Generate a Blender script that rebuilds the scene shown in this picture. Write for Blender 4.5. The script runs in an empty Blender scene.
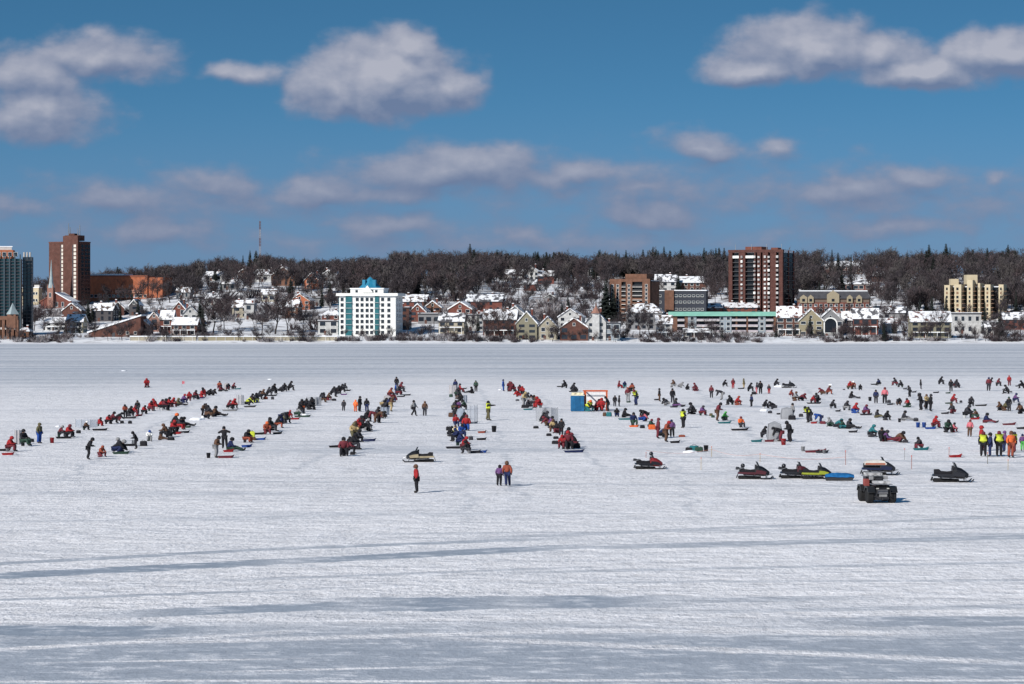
import bpy, bmesh, math, random
import numpy as np
from mathutils import Vector, Matrix, noise as mnoise
R = math.radians
PI = math.pi
SC = bpy.context.scene
COL = SC.collection
random.seed(7)
RNG = np.random.default_rng(11)
CAM_H, FPX, CX, HZ = 11.4, 2600.0, 512.0, 317.0   # eye height (m), focal length (px), optical centre, horizon row

# ---------------------------------------------------------------- helpers
def clamp(v, a=0.0, b=1.0): return a if v < a else b if v > b else v
def smooth(a, b, v):
    t = clamp((v-a)/(b-a)); return t*t*(3-2*t)

def ice(px, py, z=0.0):
    """point of the ice sheet seen at a photo pixel"""
    Y = FPX*(CAM_H-z)/(py-HZ)
    return Vector(((px-CX)/FPX*Y, Y, z))

SL_T = [0, 5, 12, 40, 100, 200, 300, 460, 800, 1700]
SL_Z = [0, .7, 1.5, 2.4, 6.5, 17, 27, 38, 40, 34]
def shore_y(x): return 1146 + 3.0*math.sin(x*.021) + 2.0*math.sin(x*.057+1)
def hill_z(x, Y):
    t = Y - shore_y(x)
    if t <= 0: return -0.25*min(1, -t/4)
    z = float(np.interp(t, SL_T, SL_Z))
    g = 0.60 + 0.36*smooth(-330, -150, x) + 0.10*smooth(100, 300, x)
    k = smooth(30, 130, t)
    z *= 1 + (g-1)*k
    z += k*(1.6*mnoise.noise(Vector((x*.012, Y*.012, 3.1))) + 3.0*mnoise.noise(Vector((x*.004, Y*.004, 9.7))))
    return z
def slope(px, py):
    """point of the hillside seen at a photo pixel"""
    Y = 1149.0
    while Y < 1720:
        x = (px-CX)/FPX*Y
        if HZ + FPX*(CAM_H-hill_z(x, Y))/Y <= py: break
        Y += 2.0
    x = (px-CX)/FPX*Y
    return Vector((x, Y, hill_z(x, Y)))
def pix(p): return CX+FPX*p.x/p.y, HZ+FPX*(CAM_H-p.z)/p.y

class MB:
    """collects simple shapes into one mesh"""
    def __init__(s): s.v=[]; s.f=[]; s.m=[]; s.M=Matrix.Identity(4)
    def add(s, vs, fs, m=0):
        n=len(s.v); s.v += [tuple(s.M @ Vector(p)) for p in vs]; s.f += [tuple(n+i for i in f) for f in fs]; s.m += [m]*len(fs); return s
    def box(s, x0,x1,y0,y1,z0,z1, m=0):
        return s.add([(x0,y0,z0),(x1,y0,z0),(x1,y1,z0),(x0,y1,z0),(x0,y0,z1),(x1,y0,z1),(x1,y1,z1),(x0,y1,z1)],
                     [(0,3,2,1),(4,5,6,7),(0,1,5,4),(1,2,6,5),(2,3,7,6),(3,0,4,7)], m)
    def prism(s, poly, y0, y1, m=0):
        """polygon of (x,z), anticlockwise seen from -Y, swept from y0 to y1"""
        n=len(poly); vs=[(x,y0,z) for x,z in poly]+[(x,y1,z) for x,z in poly]
        fs=[tuple(range(n)), tuple(range(2*n-1,n-1,-1))]+[(i,i+n,(i+1)%n+n,(i+1)%n) for i in range(n)]
        return s.add(vs, fs, m)
    def tube(s, pts, rad, n=6, m=0):
        pts=[Vector(p) for p in pts]; rs=rad if isinstance(rad,(list,tuple)) else [rad]*len(pts)
        vs=[]; fs=[]
        for i,p in enumerate(pts):
            d=(pts[min(i+1,len(pts)-1)]-pts[max(i-1,0)]).normalized()
            a=d.cross(Vector((0,0,1)) if abs(d.z)<.9 else Vector((1,0,0))).normalized(); b=d.cross(a)
            for k in range(n):
                t=2*PI*k/n; vs.append(tuple(p+(a*math.cos(t)+b*math.sin(t))*rs[i]))
        for i in range(len(pts)-1):
            for k in range(n):
                fs.append((i*n+k, i*n+(k+1)%n, (i+1)*n+(k+1)%n, (i+1)*n+k))
        fs.append(tuple(range(n-1,-1,-1))); fs.append(tuple(range((len(pts)-1)*n, len(pts)*n)))
        return s.add(vs, fs, m)
    def lathe(s, prof, c=(0,0,0), n=14, m=0, squash=(1,1)):
        vs=[]; fs=[]; k=len(prof)
        for i in range(n):
            t=2*PI*i/n
            for r,z in prof: vs.append((c[0]+r*math.cos(t)*squash[0], c[1]+r*math.sin(t)*squash[1], c[2]+z))
        for i in range(n):
            j=(i+1)%n
            for q in range(k-1): fs.append((i*k+q, j*k+q, j*k+q+1, i*k+q+1))
        fs.append(tuple(i*k for i in range(n-1,-1,-1))); fs.append(tuple(i*k+k-1 for i in range(n)))
        return s.add(vs, fs, m)
    def mesh(s, name, mats, smooth_=False):
        me=bpy.data.meshes.new(name); me.from_pydata(s.v,[],s.f); me.validate()
        for m in (mats if isinstance(mats,(list,tuple)) else [mats]): me.materials.append(m)
        if len(s.m)==len(me.polygons): me.polygons.foreach_set('material_index', s.m)
        if smooth_: me.polygons.foreach_set('use_smooth',[True]*len(me.polygons))
        me.update(); return me

def link(name, me, parent=None, mat=None):
    o=bpy.data.objects.new(name, me); COL.objects.link(o)
    if parent is not None: o.parent=parent
    if mat is not None and o.material_slots:
        o.material_slots[0].link='OBJECT'; o.material_slots[0].material=mat
    return o
def part(mb, name, mats, parent=None, smooth_=False): return link(name, mb.mesh(name, mats, smooth_), parent)
def empty(name, loc=(0,0,0), rz=0):
    o=bpy.data.objects.new(name, None); o.empty_display_size=.3; COL.objects.link(o); o.location=loc; o.rotation_euler=(0,0,rz); return o
def tag(o, label=None, cat=None, group=None, kind=None):
    for k,v in (('label',label),('category',cat),('group',group),('kind',kind)):
        if v: o[k]=v
    return o
def copy_tree(o, parent=None):
    c=o.copy(); COL.objects.link(c)
    if parent is not None: c.parent=parent
    for ch in KIDS.get(o.name, ()): copy_tree(ch, c)
    return c
KIDS={}
def note_kids():
    KIDS.clear()
    for o in bpy.data.objects:
        if o.parent: KIDS.setdefault(o.parent.name, []).append(o)

# ---------------------------------------------------------------- materials
MATS={}
def mat(name, col, rough=.8, var=.18, scale=3.0, metal=0.0, bump=0.0, alpha=None, spec=.3):
    if name in MATS: return MATS[name]
    m=bpy.data.materials.new(name); m.use_nodes=True; nt=m.node_tree; N=nt.nodes; L=nt.links
    b=N['Principled BSDF']; b.inputs['Roughness'].default_value=rough; b.inputs['Metallic'].default_value=metal
    b.inputs['Specular IOR Level'].default_value=spec
    tc=N.new('ShaderNodeTexCoord'); no=N.new('ShaderNodeTexNoise'); no.inputs['Scale'].default_value=scale; no.inputs['Detail'].default_value=4
    L.new(tc.outputs['Object'], no.inputs['Vector'])
    mr=N.new('ShaderNodeMapRange'); mr.inputs[1].default_value=.3; mr.inputs[2].default_value=.7; mr.inputs[3].default_value=1-var; mr.inputs[4].default_value=1+var
    L.new(no.outputs['Fac'], mr.inputs[0])
    vm=N.new('ShaderNodeVectorMath'); vm.operation='SCALE'; vm.inputs[0].default_value=col[:3]; L.new(mr.outputs[0], vm.inputs['Scale'])
    L.new(vm.outputs[0], b.inputs['Base Color'])
    if bump:
        bp=N.new('ShaderNodeBump'); bp.inputs['Distance'].default_value=bump; L.new(no.outputs['Fac'], bp.inputs['Height']); L.new(bp.outputs[0], b.inputs['Normal'])
    if alpha is not None:
        b.inputs['Alpha'].default_value=alpha
    MATS[name]=m; return m
def brick(name, c1, c2, mortar=(.12,.09,.08)):
    """walling: courses of brick on the face, lightly mottled"""
    if name in MATS: return MATS[name]
    m=bpy.data.materials.new(name); m.use_nodes=True; nt=m.node_tree; N=nt.nodes; L=nt.links
    b=N['Principled BSDF']; b.inputs['Roughness'].default_value=.9; b.inputs['Specular IOR Level'].default_value=.2
    tc=N.new('ShaderNodeTexCoord'); sx=N.new('ShaderNodeSeparateXYZ'); L.new(tc.outputs['Object'], sx.inputs[0])
    ad=N.new('ShaderNodeMath'); L.new(sx.outputs['X'], ad.inputs[0]); L.new(sx.outputs['Y'], ad.inputs[1])
    cb=N.new('ShaderNodeCombineXYZ'); L.new(ad.outputs[0], cb.inputs['X']); L.new(sx.outputs['Z'], cb.inputs['Y'])
    br=N.new('ShaderNodeTexBrick'); br.inputs['Color1'].default_value=(*c1,1); br.inputs['Color2'].default_value=(*c2,1); br.inputs['Mortar'].default_value=(*mortar,1)
    br.inputs['Scale'].default_value=1; br.inputs['Brick Width'].default_value=.4; br.inputs['Row Height'].default_value=.15; br.inputs['Mortar Size'].default_value=.012
    L.new(cb.outputs[0], br.inputs['Vector'])
    no=N.new('ShaderNodeTexNoise'); no.inputs['Scale'].default_value=.5; no.inputs['Detail'].default_value=5; L.new(tc.outputs['Object'], no.inputs['Vector'])
    mr=N.new('ShaderNodeMapRange'); mr.inputs[1].default_value=.3; mr.inputs[2].default_value=.7; mr.inputs[3].default_value=.75; mr.inputs[4].default_value=1.2; L.new(no.outputs['Fac'], mr.inputs[0])
    vm=N.new('ShaderNodeVectorMath'); vm.operation='SCALE'; L.new(br.outputs['Color'], vm.inputs[0]); L.new(mr.outputs[0], vm.inputs['Scale'])
    L.new(vm.outputs[0], b.inputs['Base Color']); MATS[name]=m; return m

SNOW  = mat('snow_cover', (.80,.82,.86), .75, .06, .6, bump=.1)
GLASS = mat('window_glass', (.02,.025,.035), .08, .5, .3, spec=.6)
GLASSD= mat('dark_glass', (.012,.016,.022), .25, .4, .2, spec=.3)
FRAME = mat('white_frame', (.72,.72,.70), .6, .08)
DARKM = mat('dark_metal', (.03,.03,.035), .5, .2)
STEEL = mat('steel', (.30,.31,.33), .4, .15, metal=.6)
BARK  = mat('bark', (.042,.034,.034), .95, .3, 2)
TWIG  = mat('twigs', (.056,.047,.053), .95, .35, .25)
TWIG2 = mat('twigs_red', (.066,.049,.053), .95, .3, .25)
FIR   = mat('needles', (.013,.018,.016), .9, .35, .4)
RUBBER= mat('rubber', (.012,.012,.013), .85, .2)
# ---------------------------------------------------------------- sky, sun, camera
SUN_EL, SUN_AZ = 31.0, -40.0      # the sun stands behind the viewer, to the left
sd = Vector((math.sin(R(SUN_AZ))*math.cos(R(SUN_EL)), -math.cos(R(SUN_AZ))*math.cos(R(SUN_EL)), math.sin(R(SUN_EL))))
W = bpy.data.worlds.new('World'); SC.world = W; W.use_nodes = True
nt=W.node_tree; N=nt.nodes; L=nt.links; N.clear()
def nd(tree, t, **kw):
    n=tree.nodes.new(t)
    for k,v in kw.items(): setattr(n,k,v)
    return n
def mth(tree, op, a, b=None, c=None, cl=False):
    n=tree.nodes.new('ShaderNodeMath'); n.operation=op; n.use_clamp=cl
    for i,x in enumerate((a,b,c)):
        if x is None: continue
        if isinstance(x,(int,float)): n.inputs[i].default_value=x
        else: tree.links.new(x, n.inputs[i])
    return n.outputs[0]
def mapr(tree, v, a,b,c,d, sm=False):
    n=tree.nodes.new('ShaderNodeMapRange'); tree.links.new(v,n.inputs[0])
    if sm: n.interpolation_type='SMOOTHSTEP'
    for i,x in enumerate((a,b,c,d)): n.inputs[i+1].default_value=x
    return n.outputs[0]
# clouds: (azimuth, height, half width, half height, weight) in hundredths of the focal length
CL=[(3.85,2.34,1.0,.60,1.5),(4.05,2.62,.50,.34,1.2),(3.30,2.22,.55,.40,1.1),(4.45,2.28,.50,.34,1.0),
    (2.45,2.41,.46,.16,.62),
    (.95,2.60,.95,.33,.85),(.35,2.38,.65,.40,.9),(.45,2.02,.80,.42,.95),(1.35,2.62,.5,.24,.6),
    (8.10,2.68,.95,.44,1.25),(7.50,2.46,.60,.24,1.0),(8.85,2.62,.7,.32,1.0),(9.25,2.42,.95,.30,1.15),(10.05,2.58,.85,.38,1.2),
    (4.60,1.46,1.40,.34,.9),(3.20,1.28,.70,.26,.8),(5.6,1.42,.95,.24,.66),(3.9,1.24,.9,.18,.6),
    (6.95,1.74,.46,.22,.66),(7.75,1.66,.32,.16,.55),
    (8.50,1.26,1.15,.22,.66),(9.20,1.36,.55,.18,.6),(9.95,1.40,.18,.10,.5),
    (6.45,1.28,.55,.13,.5),(6.55,1.00,.75,.20,.6),(2.15,1.26,.65,.2,.55),(1.1,1.22,.75,.22,.55),
    (3.85,.92,.85,.18,.5),(1.5,.85,1.3,.25,.5),(8.9,.86,1.2,.18,.42),(5.3,.80,1.0,.16,.4),(.1,1.1,.5,.16,.45),(2.0,1.15,2.4,.34,.36),(6.6,1.30,2.6,.40,.34),(9.2,1.15,2.2,.36,.36),(5.0,.75,4.5,.22,.30)]
g=bpy.data.node_groups.new('cloud_density','ShaderNodeTree')
g.interface.new_socket('P', in_out='INPUT', socket_type='NodeSocketVector')
g.interface.new_socket('D', in_out='OUTPUT', socket_type='NodeSocketFloat')
gi=g.nodes.new('NodeGroupInput'); go=g.nodes.new('NodeGroupOutput')
wn=nd(g,'ShaderNodeTexNoise'); wn.inputs['Scale'].default_value=1.6; wn.inputs['Detail'].default_value=4; g.links.new(gi.outputs[0], wn.inputs['Vector'])
ws=nd(g,'ShaderNodeVectorMath',operation='SUBTRACT'); g.links.new(wn.outputs['Color'], ws.inputs[0]); ws.inputs[1].default_value=(.5,.5,.5)
wm=nd(g,'ShaderNodeVectorMath',operation='MULTIPLY'); g.links.new(ws.outputs[0], wm.inputs[0]); wm.inputs[1].default_value=(.7,.36,0)
wa=nd(g,'ShaderNodeVectorMath',operation='ADD'); g.links.new(wm.outputs[0], wa.inputs[0]); g.links.new(gi.outputs[0], wa.inputs[1])
cur=None
for cx,cy,rx,ry,am in CL:
    a=nd(g,'ShaderNodeVectorMath',operation='SUBTRACT'); g.links.new(wa.outputs[0],a.inputs[0]); a.inputs[1].default_value=(cx,cy,0)
    b=nd(g,'ShaderNodeVectorMath',operation='MULTIPLY'); g.links.new(a.outputs[0],b.inputs[0]); b.inputs[1].default_value=(1/rx,1/ry,0)
    q=nd(g,'ShaderNodeSeparateXYZ'); g.links.new(b.outputs[0],q.inputs[0]); yl=mth(g,'MAXIMUM', q.outputs['Y'], mth(g,'MULTIPLY',q.outputs['Y'],-1.3))
    d=mth(g,'MULTIPLY_ADD', mth(g,'SQRT', mth(g,'ADD', mth(g,'MULTIPLY',q.outputs['X'],q.outputs['X']), mth(g,'MULTIPLY',yl,yl))), -am, am)
    if cur is None: cur=d
    else:
        n=g.nodes.new('ShaderNodeMath'); n.operation='SMOOTH_MAX'; g.links.new(cur,n.inputs[0]); g.links.new(d,n.inputs[1]); n.inputs[2].default_value=.15; cur=n.outputs[0]
sc=nd(g,'ShaderNodeVectorMath',operation='MULTIPLY'); g.links.new(gi.outputs[0],sc.inputs[0]); sc.inputs[1].default_value=(1,1.7,1)
f1=nd(g,'ShaderNodeTexNoise'); f1.inputs['Scale'].default_value=2.3; f1.inputs['Detail'].default_value=8; f1.inputs['Roughness'].default_value=.52; g.links.new(sc.outputs[0],f1.inputs['Vector'])
dd=mth(g,'ADD', cur, mth(g,'MULTIPLY', mth(g,'SUBTRACT', f1.outputs['Fac'], .43), .85))
g.links.new(dd, go.inputs[0])

tc=nd(nt,'ShaderNodeTexCoord'); sx=nd(nt,'ShaderNodeSeparateXYZ'); L.new(tc.outputs['Generated'], sx.inputs[0])
yy=mth(nt,'MAXIMUM', sx.outputs['Y'], .05)
U=mth(nt,'MULTIPLY_ADD', mth(nt,'DIVIDE', sx.outputs['X'], yy), 26.0, 5.12)
V=mth(nt,'MULTIPLY', mth(nt,'DIVIDE', sx.outputs['Z'], yy), 26.0)
P=nd(nt,'ShaderNodeCombineXYZ'); L.new(U,P.inputs['X']); L.new(V,P.inputs['Y'])
g1=nd(nt,'ShaderNodeGroup',node_tree=g); L.new(P.outputs[0], g1.inputs[0])
of=nd(nt,'ShaderNodeVectorMath',operation='ADD'); L.new(P.outputs[0],of.inputs[0]); of.inputs[1].default_value=(-.06,.13,0)
g2=nd(nt,'ShaderNodeGroup',node_tree=g); L.new(of.outputs[0], g2.inputs[0])
front=mapr(nt, sx.outputs['Y'], .3,.6, 0,1)
alpha=mth(nt,'MULTIPLY', mth(nt,'MULTIPLY', mapr(nt, g1.outputs[0], -.04,.50,0,.86,True), front), mapr(nt, V, 0,.6,.3,1))
lit=mth(nt,'MULTIPLY_ADD', mth(nt,'SUBTRACT', g1.outputs[0], g2.outputs[0]), 1.0, .44, True)
thick=mapr(nt, g1.outputs[0], .15,1.1, .42,1.15)
lit2=mth(nt,'MULTIPLY', mth(nt,'MULTIPLY', lit, thick), mapr(nt,V,1.0,2.4,.62,1.12,True))
STR=.1
cc=nd(nt,'ShaderNodeMix',data_type='RGBA'); L.new(lit2,cc.inputs['Factor'])
cc.inputs['A'].default_value=(.160/STR,.205/STR,.330/STR,1); cc.inputs['B'].default_value=(.49/STR,.49/STR,.56/STR,1)
# clear air: the sky model read higher up, as a polarised lens shows it
zz=mth(nt,'MULTIPLY_ADD', mth(nt,'MAXIMUM', sx.outputs['Z'], 0.0), 2.6, .13)
vv=nd(nt,'ShaderNodeCombineXYZ'); L.new(sx.outputs['X'],vv.inputs['X']); L.new(sx.outputs['Y'],vv.inputs['Y']); L.new(zz,vv.inputs['Z'])
vn=nd(nt,'ShaderNodeVectorMath',operation='NORMALIZE'); L.new(vv.outputs[0],vn.inputs[0])
sky=nd(nt,'ShaderNodeTexSky'); sky.sky_type='NISHITA'; sky.sun_disc=False; sky.sun_elevation=R(SUN_EL); sky.sun_rotation=R(180-SUN_AZ) if False else math.atan2(sd.x, sd.y)
sky.air_density=1.0; sky.dust_density=.3; sky.ozone_density=3.0; sky.altitude=200
L.new(vn.outputs[0], sky.inputs[0])
hs=nd(nt,'ShaderNodeHueSaturation'); hs.inputs['Saturation'].default_value=1.24; hs.inputs['Value'].default_value=.92; hs.inputs['Hue'].default_value=.487; L.new(sky.outputs[0],hs.inputs['Color'])
hz=nd(nt,'ShaderNodeMix',data_type='RGBA'); L.new(mth(nt,'MULTIPLY',mapr(nt,V,0,2.3,.80,0,True),front),hz.inputs['Factor']); L.new(hs.outputs[0],hz.inputs['A']); hz.inputs['B'].default_value=(.145/STR,.212/STR,.350/STR,1)
mx=nd(nt,'ShaderNodeMix',data_type='RGBA'); L.new(alpha,mx.inputs['Factor']); L.new(hz.outputs['Result'],mx.inputs['A']); L.new(cc.outputs['Result'],mx.inputs['B'])
bg=nd(nt,'ShaderNodeBackground'); bg.inputs['Strength'].default_value=STR; L.new(mx.outputs['Result'],bg.inputs['Color'])
wo=nd(nt,'ShaderNodeOutputWorld'); L.new(bg.outputs[0],wo.inputs['Surface'])

sl=bpy.data.lights.new('sun','SUN'); sl.energy=5.0; sl.angle=R(.5); sl.color=(1,.955,.88)
so=bpy.data.objects.new('sun', sl); COL.objects.link(so); so.rotation_euler=(-sd).to_track_quat('-Z','Y').to_euler(); so.location=(-200,-200,300)

cd=bpy.data.cameras.new('camera'); co=bpy.data.objects.new('camera', cd); COL.objects.link(co); SC.camera=co
co.location=(0,0,CAM_H); co.rotation_euler=(R(90),0,0); cd.sensor_width=36; cd.lens=FPX/1024*36
cd.shift_y=-(342-HZ)/1024; cd.clip_start=.5; cd.clip_end=20000
vs=SC.view_settings; vs.view_transform='Standard'; vs.look='None'; vs.exposure=0; vs.gamma=1; vs.use_curve_mapping=False
SC.display_settings.display_device='sRGB'
SC.cycles.max_bounces=6; SC.cycles.transparent_max_bounces=8; SC.cycles.use_denoising=True

# ---------------------------------------------------------------- frozen lake
def snow_lake():
    m=bpy.data.materials.new('lake_snow'); m.use_nodes=True; t=m.node_tree; b=t.nodes['Principled BSDF']
    b.inputs['Roughness'].default_value=.7; b.inputs['Specular IOR Level'].default_value=.25
    ge=nd(t,'ShaderNodeNewGeometry'); s=nd(t,'ShaderNodeSeparateXYZ'); t.links.new(ge.outputs['Position'], s.inputs[0])
    X,Y=s.outputs['X'],s.outputs['Y']
    def noi(scale, detail=4, sx=1, sy=1, rough=.55, off=0):
        mp=nd(t,'ShaderNodeVectorMath',operation='MULTIPLY_ADD'); t.links.new(ge.outputs['Position'],mp.inputs[0]); mp.inputs[1].default_value=(sx,sy,1); mp.inputs[2].default_value=(off,off*.7,0)
        n=nd(t,'ShaderNodeTexNoise'); n.inputs['Scale'].default_value=scale; n.inputs['Detail'].default_value=detail; n.inputs['Roughness'].default_value=rough; t.links.new(mp.outputs[0],n.inputs['Vector']); return n.outputs['Fac']
    nF=noi(3.0,5,1.3,.42,.72,91); nA=noi(.012,6,.6,1.0); nB=noi(.10,6,.5,1.2,.6,13); nC=noi(.9,5,.7,1.0,.65,31); nD=noi(4.0,3,1,1,.6,51)
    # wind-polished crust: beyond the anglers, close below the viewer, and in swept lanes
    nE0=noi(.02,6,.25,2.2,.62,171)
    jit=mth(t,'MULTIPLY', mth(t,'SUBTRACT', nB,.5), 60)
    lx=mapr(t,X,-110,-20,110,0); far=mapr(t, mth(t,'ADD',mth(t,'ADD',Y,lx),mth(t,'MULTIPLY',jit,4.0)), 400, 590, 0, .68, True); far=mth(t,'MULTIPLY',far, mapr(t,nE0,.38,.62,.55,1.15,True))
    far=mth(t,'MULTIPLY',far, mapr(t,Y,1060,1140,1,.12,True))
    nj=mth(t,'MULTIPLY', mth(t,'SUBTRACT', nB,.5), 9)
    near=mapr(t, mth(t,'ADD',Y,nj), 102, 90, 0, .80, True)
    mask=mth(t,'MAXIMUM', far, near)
    ragged=mth(t,'MULTIPLY', mth(t,'SUBTRACT', nC,.5), 5.0)
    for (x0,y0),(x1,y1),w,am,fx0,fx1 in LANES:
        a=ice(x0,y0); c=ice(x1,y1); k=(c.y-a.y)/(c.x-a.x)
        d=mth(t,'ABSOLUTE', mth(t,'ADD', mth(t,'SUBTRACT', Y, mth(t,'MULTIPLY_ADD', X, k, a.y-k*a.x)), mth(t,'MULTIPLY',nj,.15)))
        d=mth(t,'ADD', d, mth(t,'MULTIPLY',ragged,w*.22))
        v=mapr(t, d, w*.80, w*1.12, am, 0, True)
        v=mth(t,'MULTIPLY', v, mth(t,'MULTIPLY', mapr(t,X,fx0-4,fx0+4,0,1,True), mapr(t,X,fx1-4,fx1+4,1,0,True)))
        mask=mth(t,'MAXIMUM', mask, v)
    nE=noi(.035,5,.35,1.6,.6,71)
    patches=mapr(t, nE, .54,.68,0,.45,True)
    mask=mth(t,'MAXIMUM', mask, patches)
    for (x0,y0),(x1,y1),w,am in TRACKS:
        a=ice(x0,y0); c=ice(x1,y1); k=(c.x-a.x)/(c.y-a.y)
        d=mth(t,'ABSOLUTE', mth(t,'ADD', mth(t,'SUBTRACT', X, mth(t,'MULTIPLY_ADD', Y, k, a.x-k*a.y)), mth(t,'MULTIPLY',mth(t,'SUBTRACT',nB,.5),5)))
        v=mapr(t, d, w*.5, w, am, 0, True); lo,hi=min(a.y,c.y),max(a.y,c.y)
        mask=mth(t,'MAXIMUM', mask, mth(t,'MULTIPLY', v, mth(t,'MULTIPLY', mapr(t,Y,lo-8,lo+8,0,1,True), mapr(t,Y,hi-25,hi+25,1,0,True))))
    for (x0,y0),(x1,y1),w,fx0,fx1 in RIDGES:
        a=ice(x0,y0); c=ice(x1,y1); k=(c.y-a.y)/(c.x-a.x)
        d=mth(t,'ABSOLUTE', mth(t,'ADD', mth(t,'SUBTRACT', Y, mth(t,'MULTIPLY_ADD', X, k, a.y-k*a.x)), mth(t,'MULTIPLY',nj,.12)))
        d=mth(t,'ADD', d, mth(t,'MULTIPLY',ragged,w*.5))
        v=mapr(t, d, w*.3, w*1.1, .95, 0, True)
        v=mth(t,'MULTIPLY', v, mth(t,'MULTIPLY', mapr(t,X,fx0-3,fx0+3,0,1,True), mapr(t,X,fx1-3,fx1+3,1,0,True)))
        mask=mth(t,'MULTIPLY', mask, mth(t,'SUBTRACT',1,v))
    nG=noi(.55,5,1.0,.8,.62,211); spots=mth(t,'MULTIPLY', mapr(t,nG,.62,.70,0,.55,True), mth(t,'MULTIPLY', mapr(t,Y,185,225,0,1,True), mapr(t,Y,400,450,1,0,True)))
    crust=mapr(t, nC, .50,.64, 0,1, True)        # snow grains left lying on the crust
    mask=mth(t,'MULTIPLY', mask, mth(t,'SUBTRACT',1,mth(t,'MULTIPLY',crust,.42)), None, True); mask=mth(t,'MAXIMUM',mask,spots)
    grain=mth(t,'ADD', mth(t,'MULTIPLY', mth(t,'SUBTRACT',nF,.5),.7), mth(t,'ADD', mth(t,'MULTIPLY', mth(t,'SUBTRACT',nC,.5),.75), mth(t,'MULTIPLY', mth(t,'SUBTRACT',nA,.5),.25)))
    grain=mth(t,'MULTIPLY', grain, mapr(t,mask,0,1,1.25,.5)); br=mth(t,'ADD', grain, 1.0)
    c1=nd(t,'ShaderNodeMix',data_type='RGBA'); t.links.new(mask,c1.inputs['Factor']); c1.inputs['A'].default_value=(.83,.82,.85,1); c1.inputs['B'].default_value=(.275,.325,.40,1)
    sc_=nd(t,'ShaderNodeVectorMath',operation='SCALE'); t.links.new(c1.outputs['Result'],sc_.inputs[0]); t.links.new(br,sc_.inputs['Scale'])
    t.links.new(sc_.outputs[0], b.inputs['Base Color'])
    h=mth(t,'ADD', mth(t,'ADD',mth(t,'MULTIPLY',nC,.75),mth(t,'MULTIPLY',nF,.22)), mth(t,'ADD', mth(t,'MULTIPLY',nD,.25), mth(t,'MULTIPLY',nB,2.5)))
    bp=nd(t,'ShaderNodeBump'); t.links.new(mapr(t,mask,0,.9,1,.35),bp.inputs['Strength']); bp.inputs['Distance'].default_value=.34
    t.links.new(h,bp.inputs['Height']); t.links.new(bp.outputs[0],b.inputs['Normal'])
    return m
BIG=999
LANES=[((0,576),(250,563),1.6,.95,-BIG,-10),((250,563),(512,550),1.5,.9,-11,3),((0,563.5),(250,550),.8,.7,-BIG,-10),((250,550),(512,540),.9,.7,-12,2),
       ((100,615),(340,605.5),1.5,.9,-15,-5),((340,605),(512,603),2.7,.97,-6.5,.5),((512,602),(690,601),2.3,.95,-.5,6),((690,601),(900,597),.9,.5,5,14),
       ((0,631),(200,632),1.7,.95,-BIG,-10),((512,549),(770,545),.9,.55,-2,12),((640,546),(1024,537),1.3,.65,5,BIG),((512,537),(1024,516),.9,.45,-2,BIG),
       ((840,621),(1024,622),1.7,.8,11,BIG),((0,600),(250,591),.5,.6,-BIG,-8),((120,584),(512,570),.5,.45,-13,3),((512,573),(1024,562),.6,.45,0,BIG),((512,583),(1024,580),.5,.4,0,BIG),((700,612),(1024,606),.8,.5,6,BIG),
       ((0,522),(512,512),.8,.3,-BIG,2),((300,535),(1024,528),.6,.3,-8,BIG),((0,480),(1024,487),1.0,.25,-BIG,BIG),((640,456),(1024,463),1.2,.4,12,BIG),((900,636),(1024,636),1.6,.7,13,BIG)]
TRACKS=[((300,470),(405,385),.35,.3),((303,470),(406,385),.35,.3),((520,500),(480,388),.4,.3),((600,470),(535,390),.35,.3),((470,520),(446,395),.3,.25),((473,520),(447.5,395),.3,.25),((700,520),(660,440),.3,.25),((900,520),(840,440),.35,.25),((60,480),(210,395),.35,.3),((760,440),(690,385),.5,.3),((880,440),(800,385),.5,.3),((960,440),(900,385),.5,.3)]
RIDGES=[((0,620),(512,619),.9,-BIG,1),((0,650),(270,633),.7,-BIG,-8),((512,641),(1010,662),.8,-2,17),((512,630),(960,633),1.0,0,15),((512,618),(1024,612),1.3,1,BIG),((0,681.5),(1024,680.5),.35,-BIG,BIG),((150,642),(512,633),.8,-12,2),((512,594),(770,593),.7,-1,9),((680,626),(860,634),.7,5,13),((260,671),(420,667),.3,-9,-3),((100,662),(260,659),.25,-14,-8)]
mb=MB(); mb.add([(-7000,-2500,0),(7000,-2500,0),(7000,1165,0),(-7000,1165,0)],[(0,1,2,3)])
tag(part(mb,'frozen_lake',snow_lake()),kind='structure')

# ---------------------------------------------------------------- hillside
def hill_mat():
    m=bpy.data.materials.new('hill_snow'); m.use_nodes=True; t=m.node_tree; b=t.nodes['Principled BSDF']; b.inputs['Roughness'].default_value=.8
    ge=nd(t,'ShaderNodeNewGeometry'); n=nd(t,'ShaderNodeTexNoise'); n.inputs['Scale'].default_value=.12; n.inputs['Detail'].default_value=8; n.inputs['Roughness'].default_value=.68; t.links.new(ge.outputs['Position'],n.inputs['Vector'])
    s=nd(t,'ShaderNodeSeparateXYZ'); t.links.new(ge.outputs['Position'],s.inputs[0])
    f=mapr(t, n.outputs['Fac'], .47,.60,0,1,True)     # leaf litter and brush showing through the snow, more of it under the wood
    f=mth(t,'MULTIPLY', f, mapr(t,s.outputs['Y'],1165,1420,.35,1.0))
    mx=nd(t,'ShaderNodeMix',data_type='RGBA'); t.links.new(f,mx.inputs['Factor']); mx.inputs['A'].default_value=(.78,.79,.83,1); mx.inputs['B'].default_value=(.10,.075,.07,1)
    t.links.new(mx.outputs['Result'],b.inputs['Base Color']); return m
xs=np.arange(-1000,1001,12.0); ys=np.concatenate([np.arange(1138,1210,4.0),np.arange(1210,1700,9.0),np.arange(1700,2900,60.0)])
mb=MB(); nx,ny=len(xs),len(ys)
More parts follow.
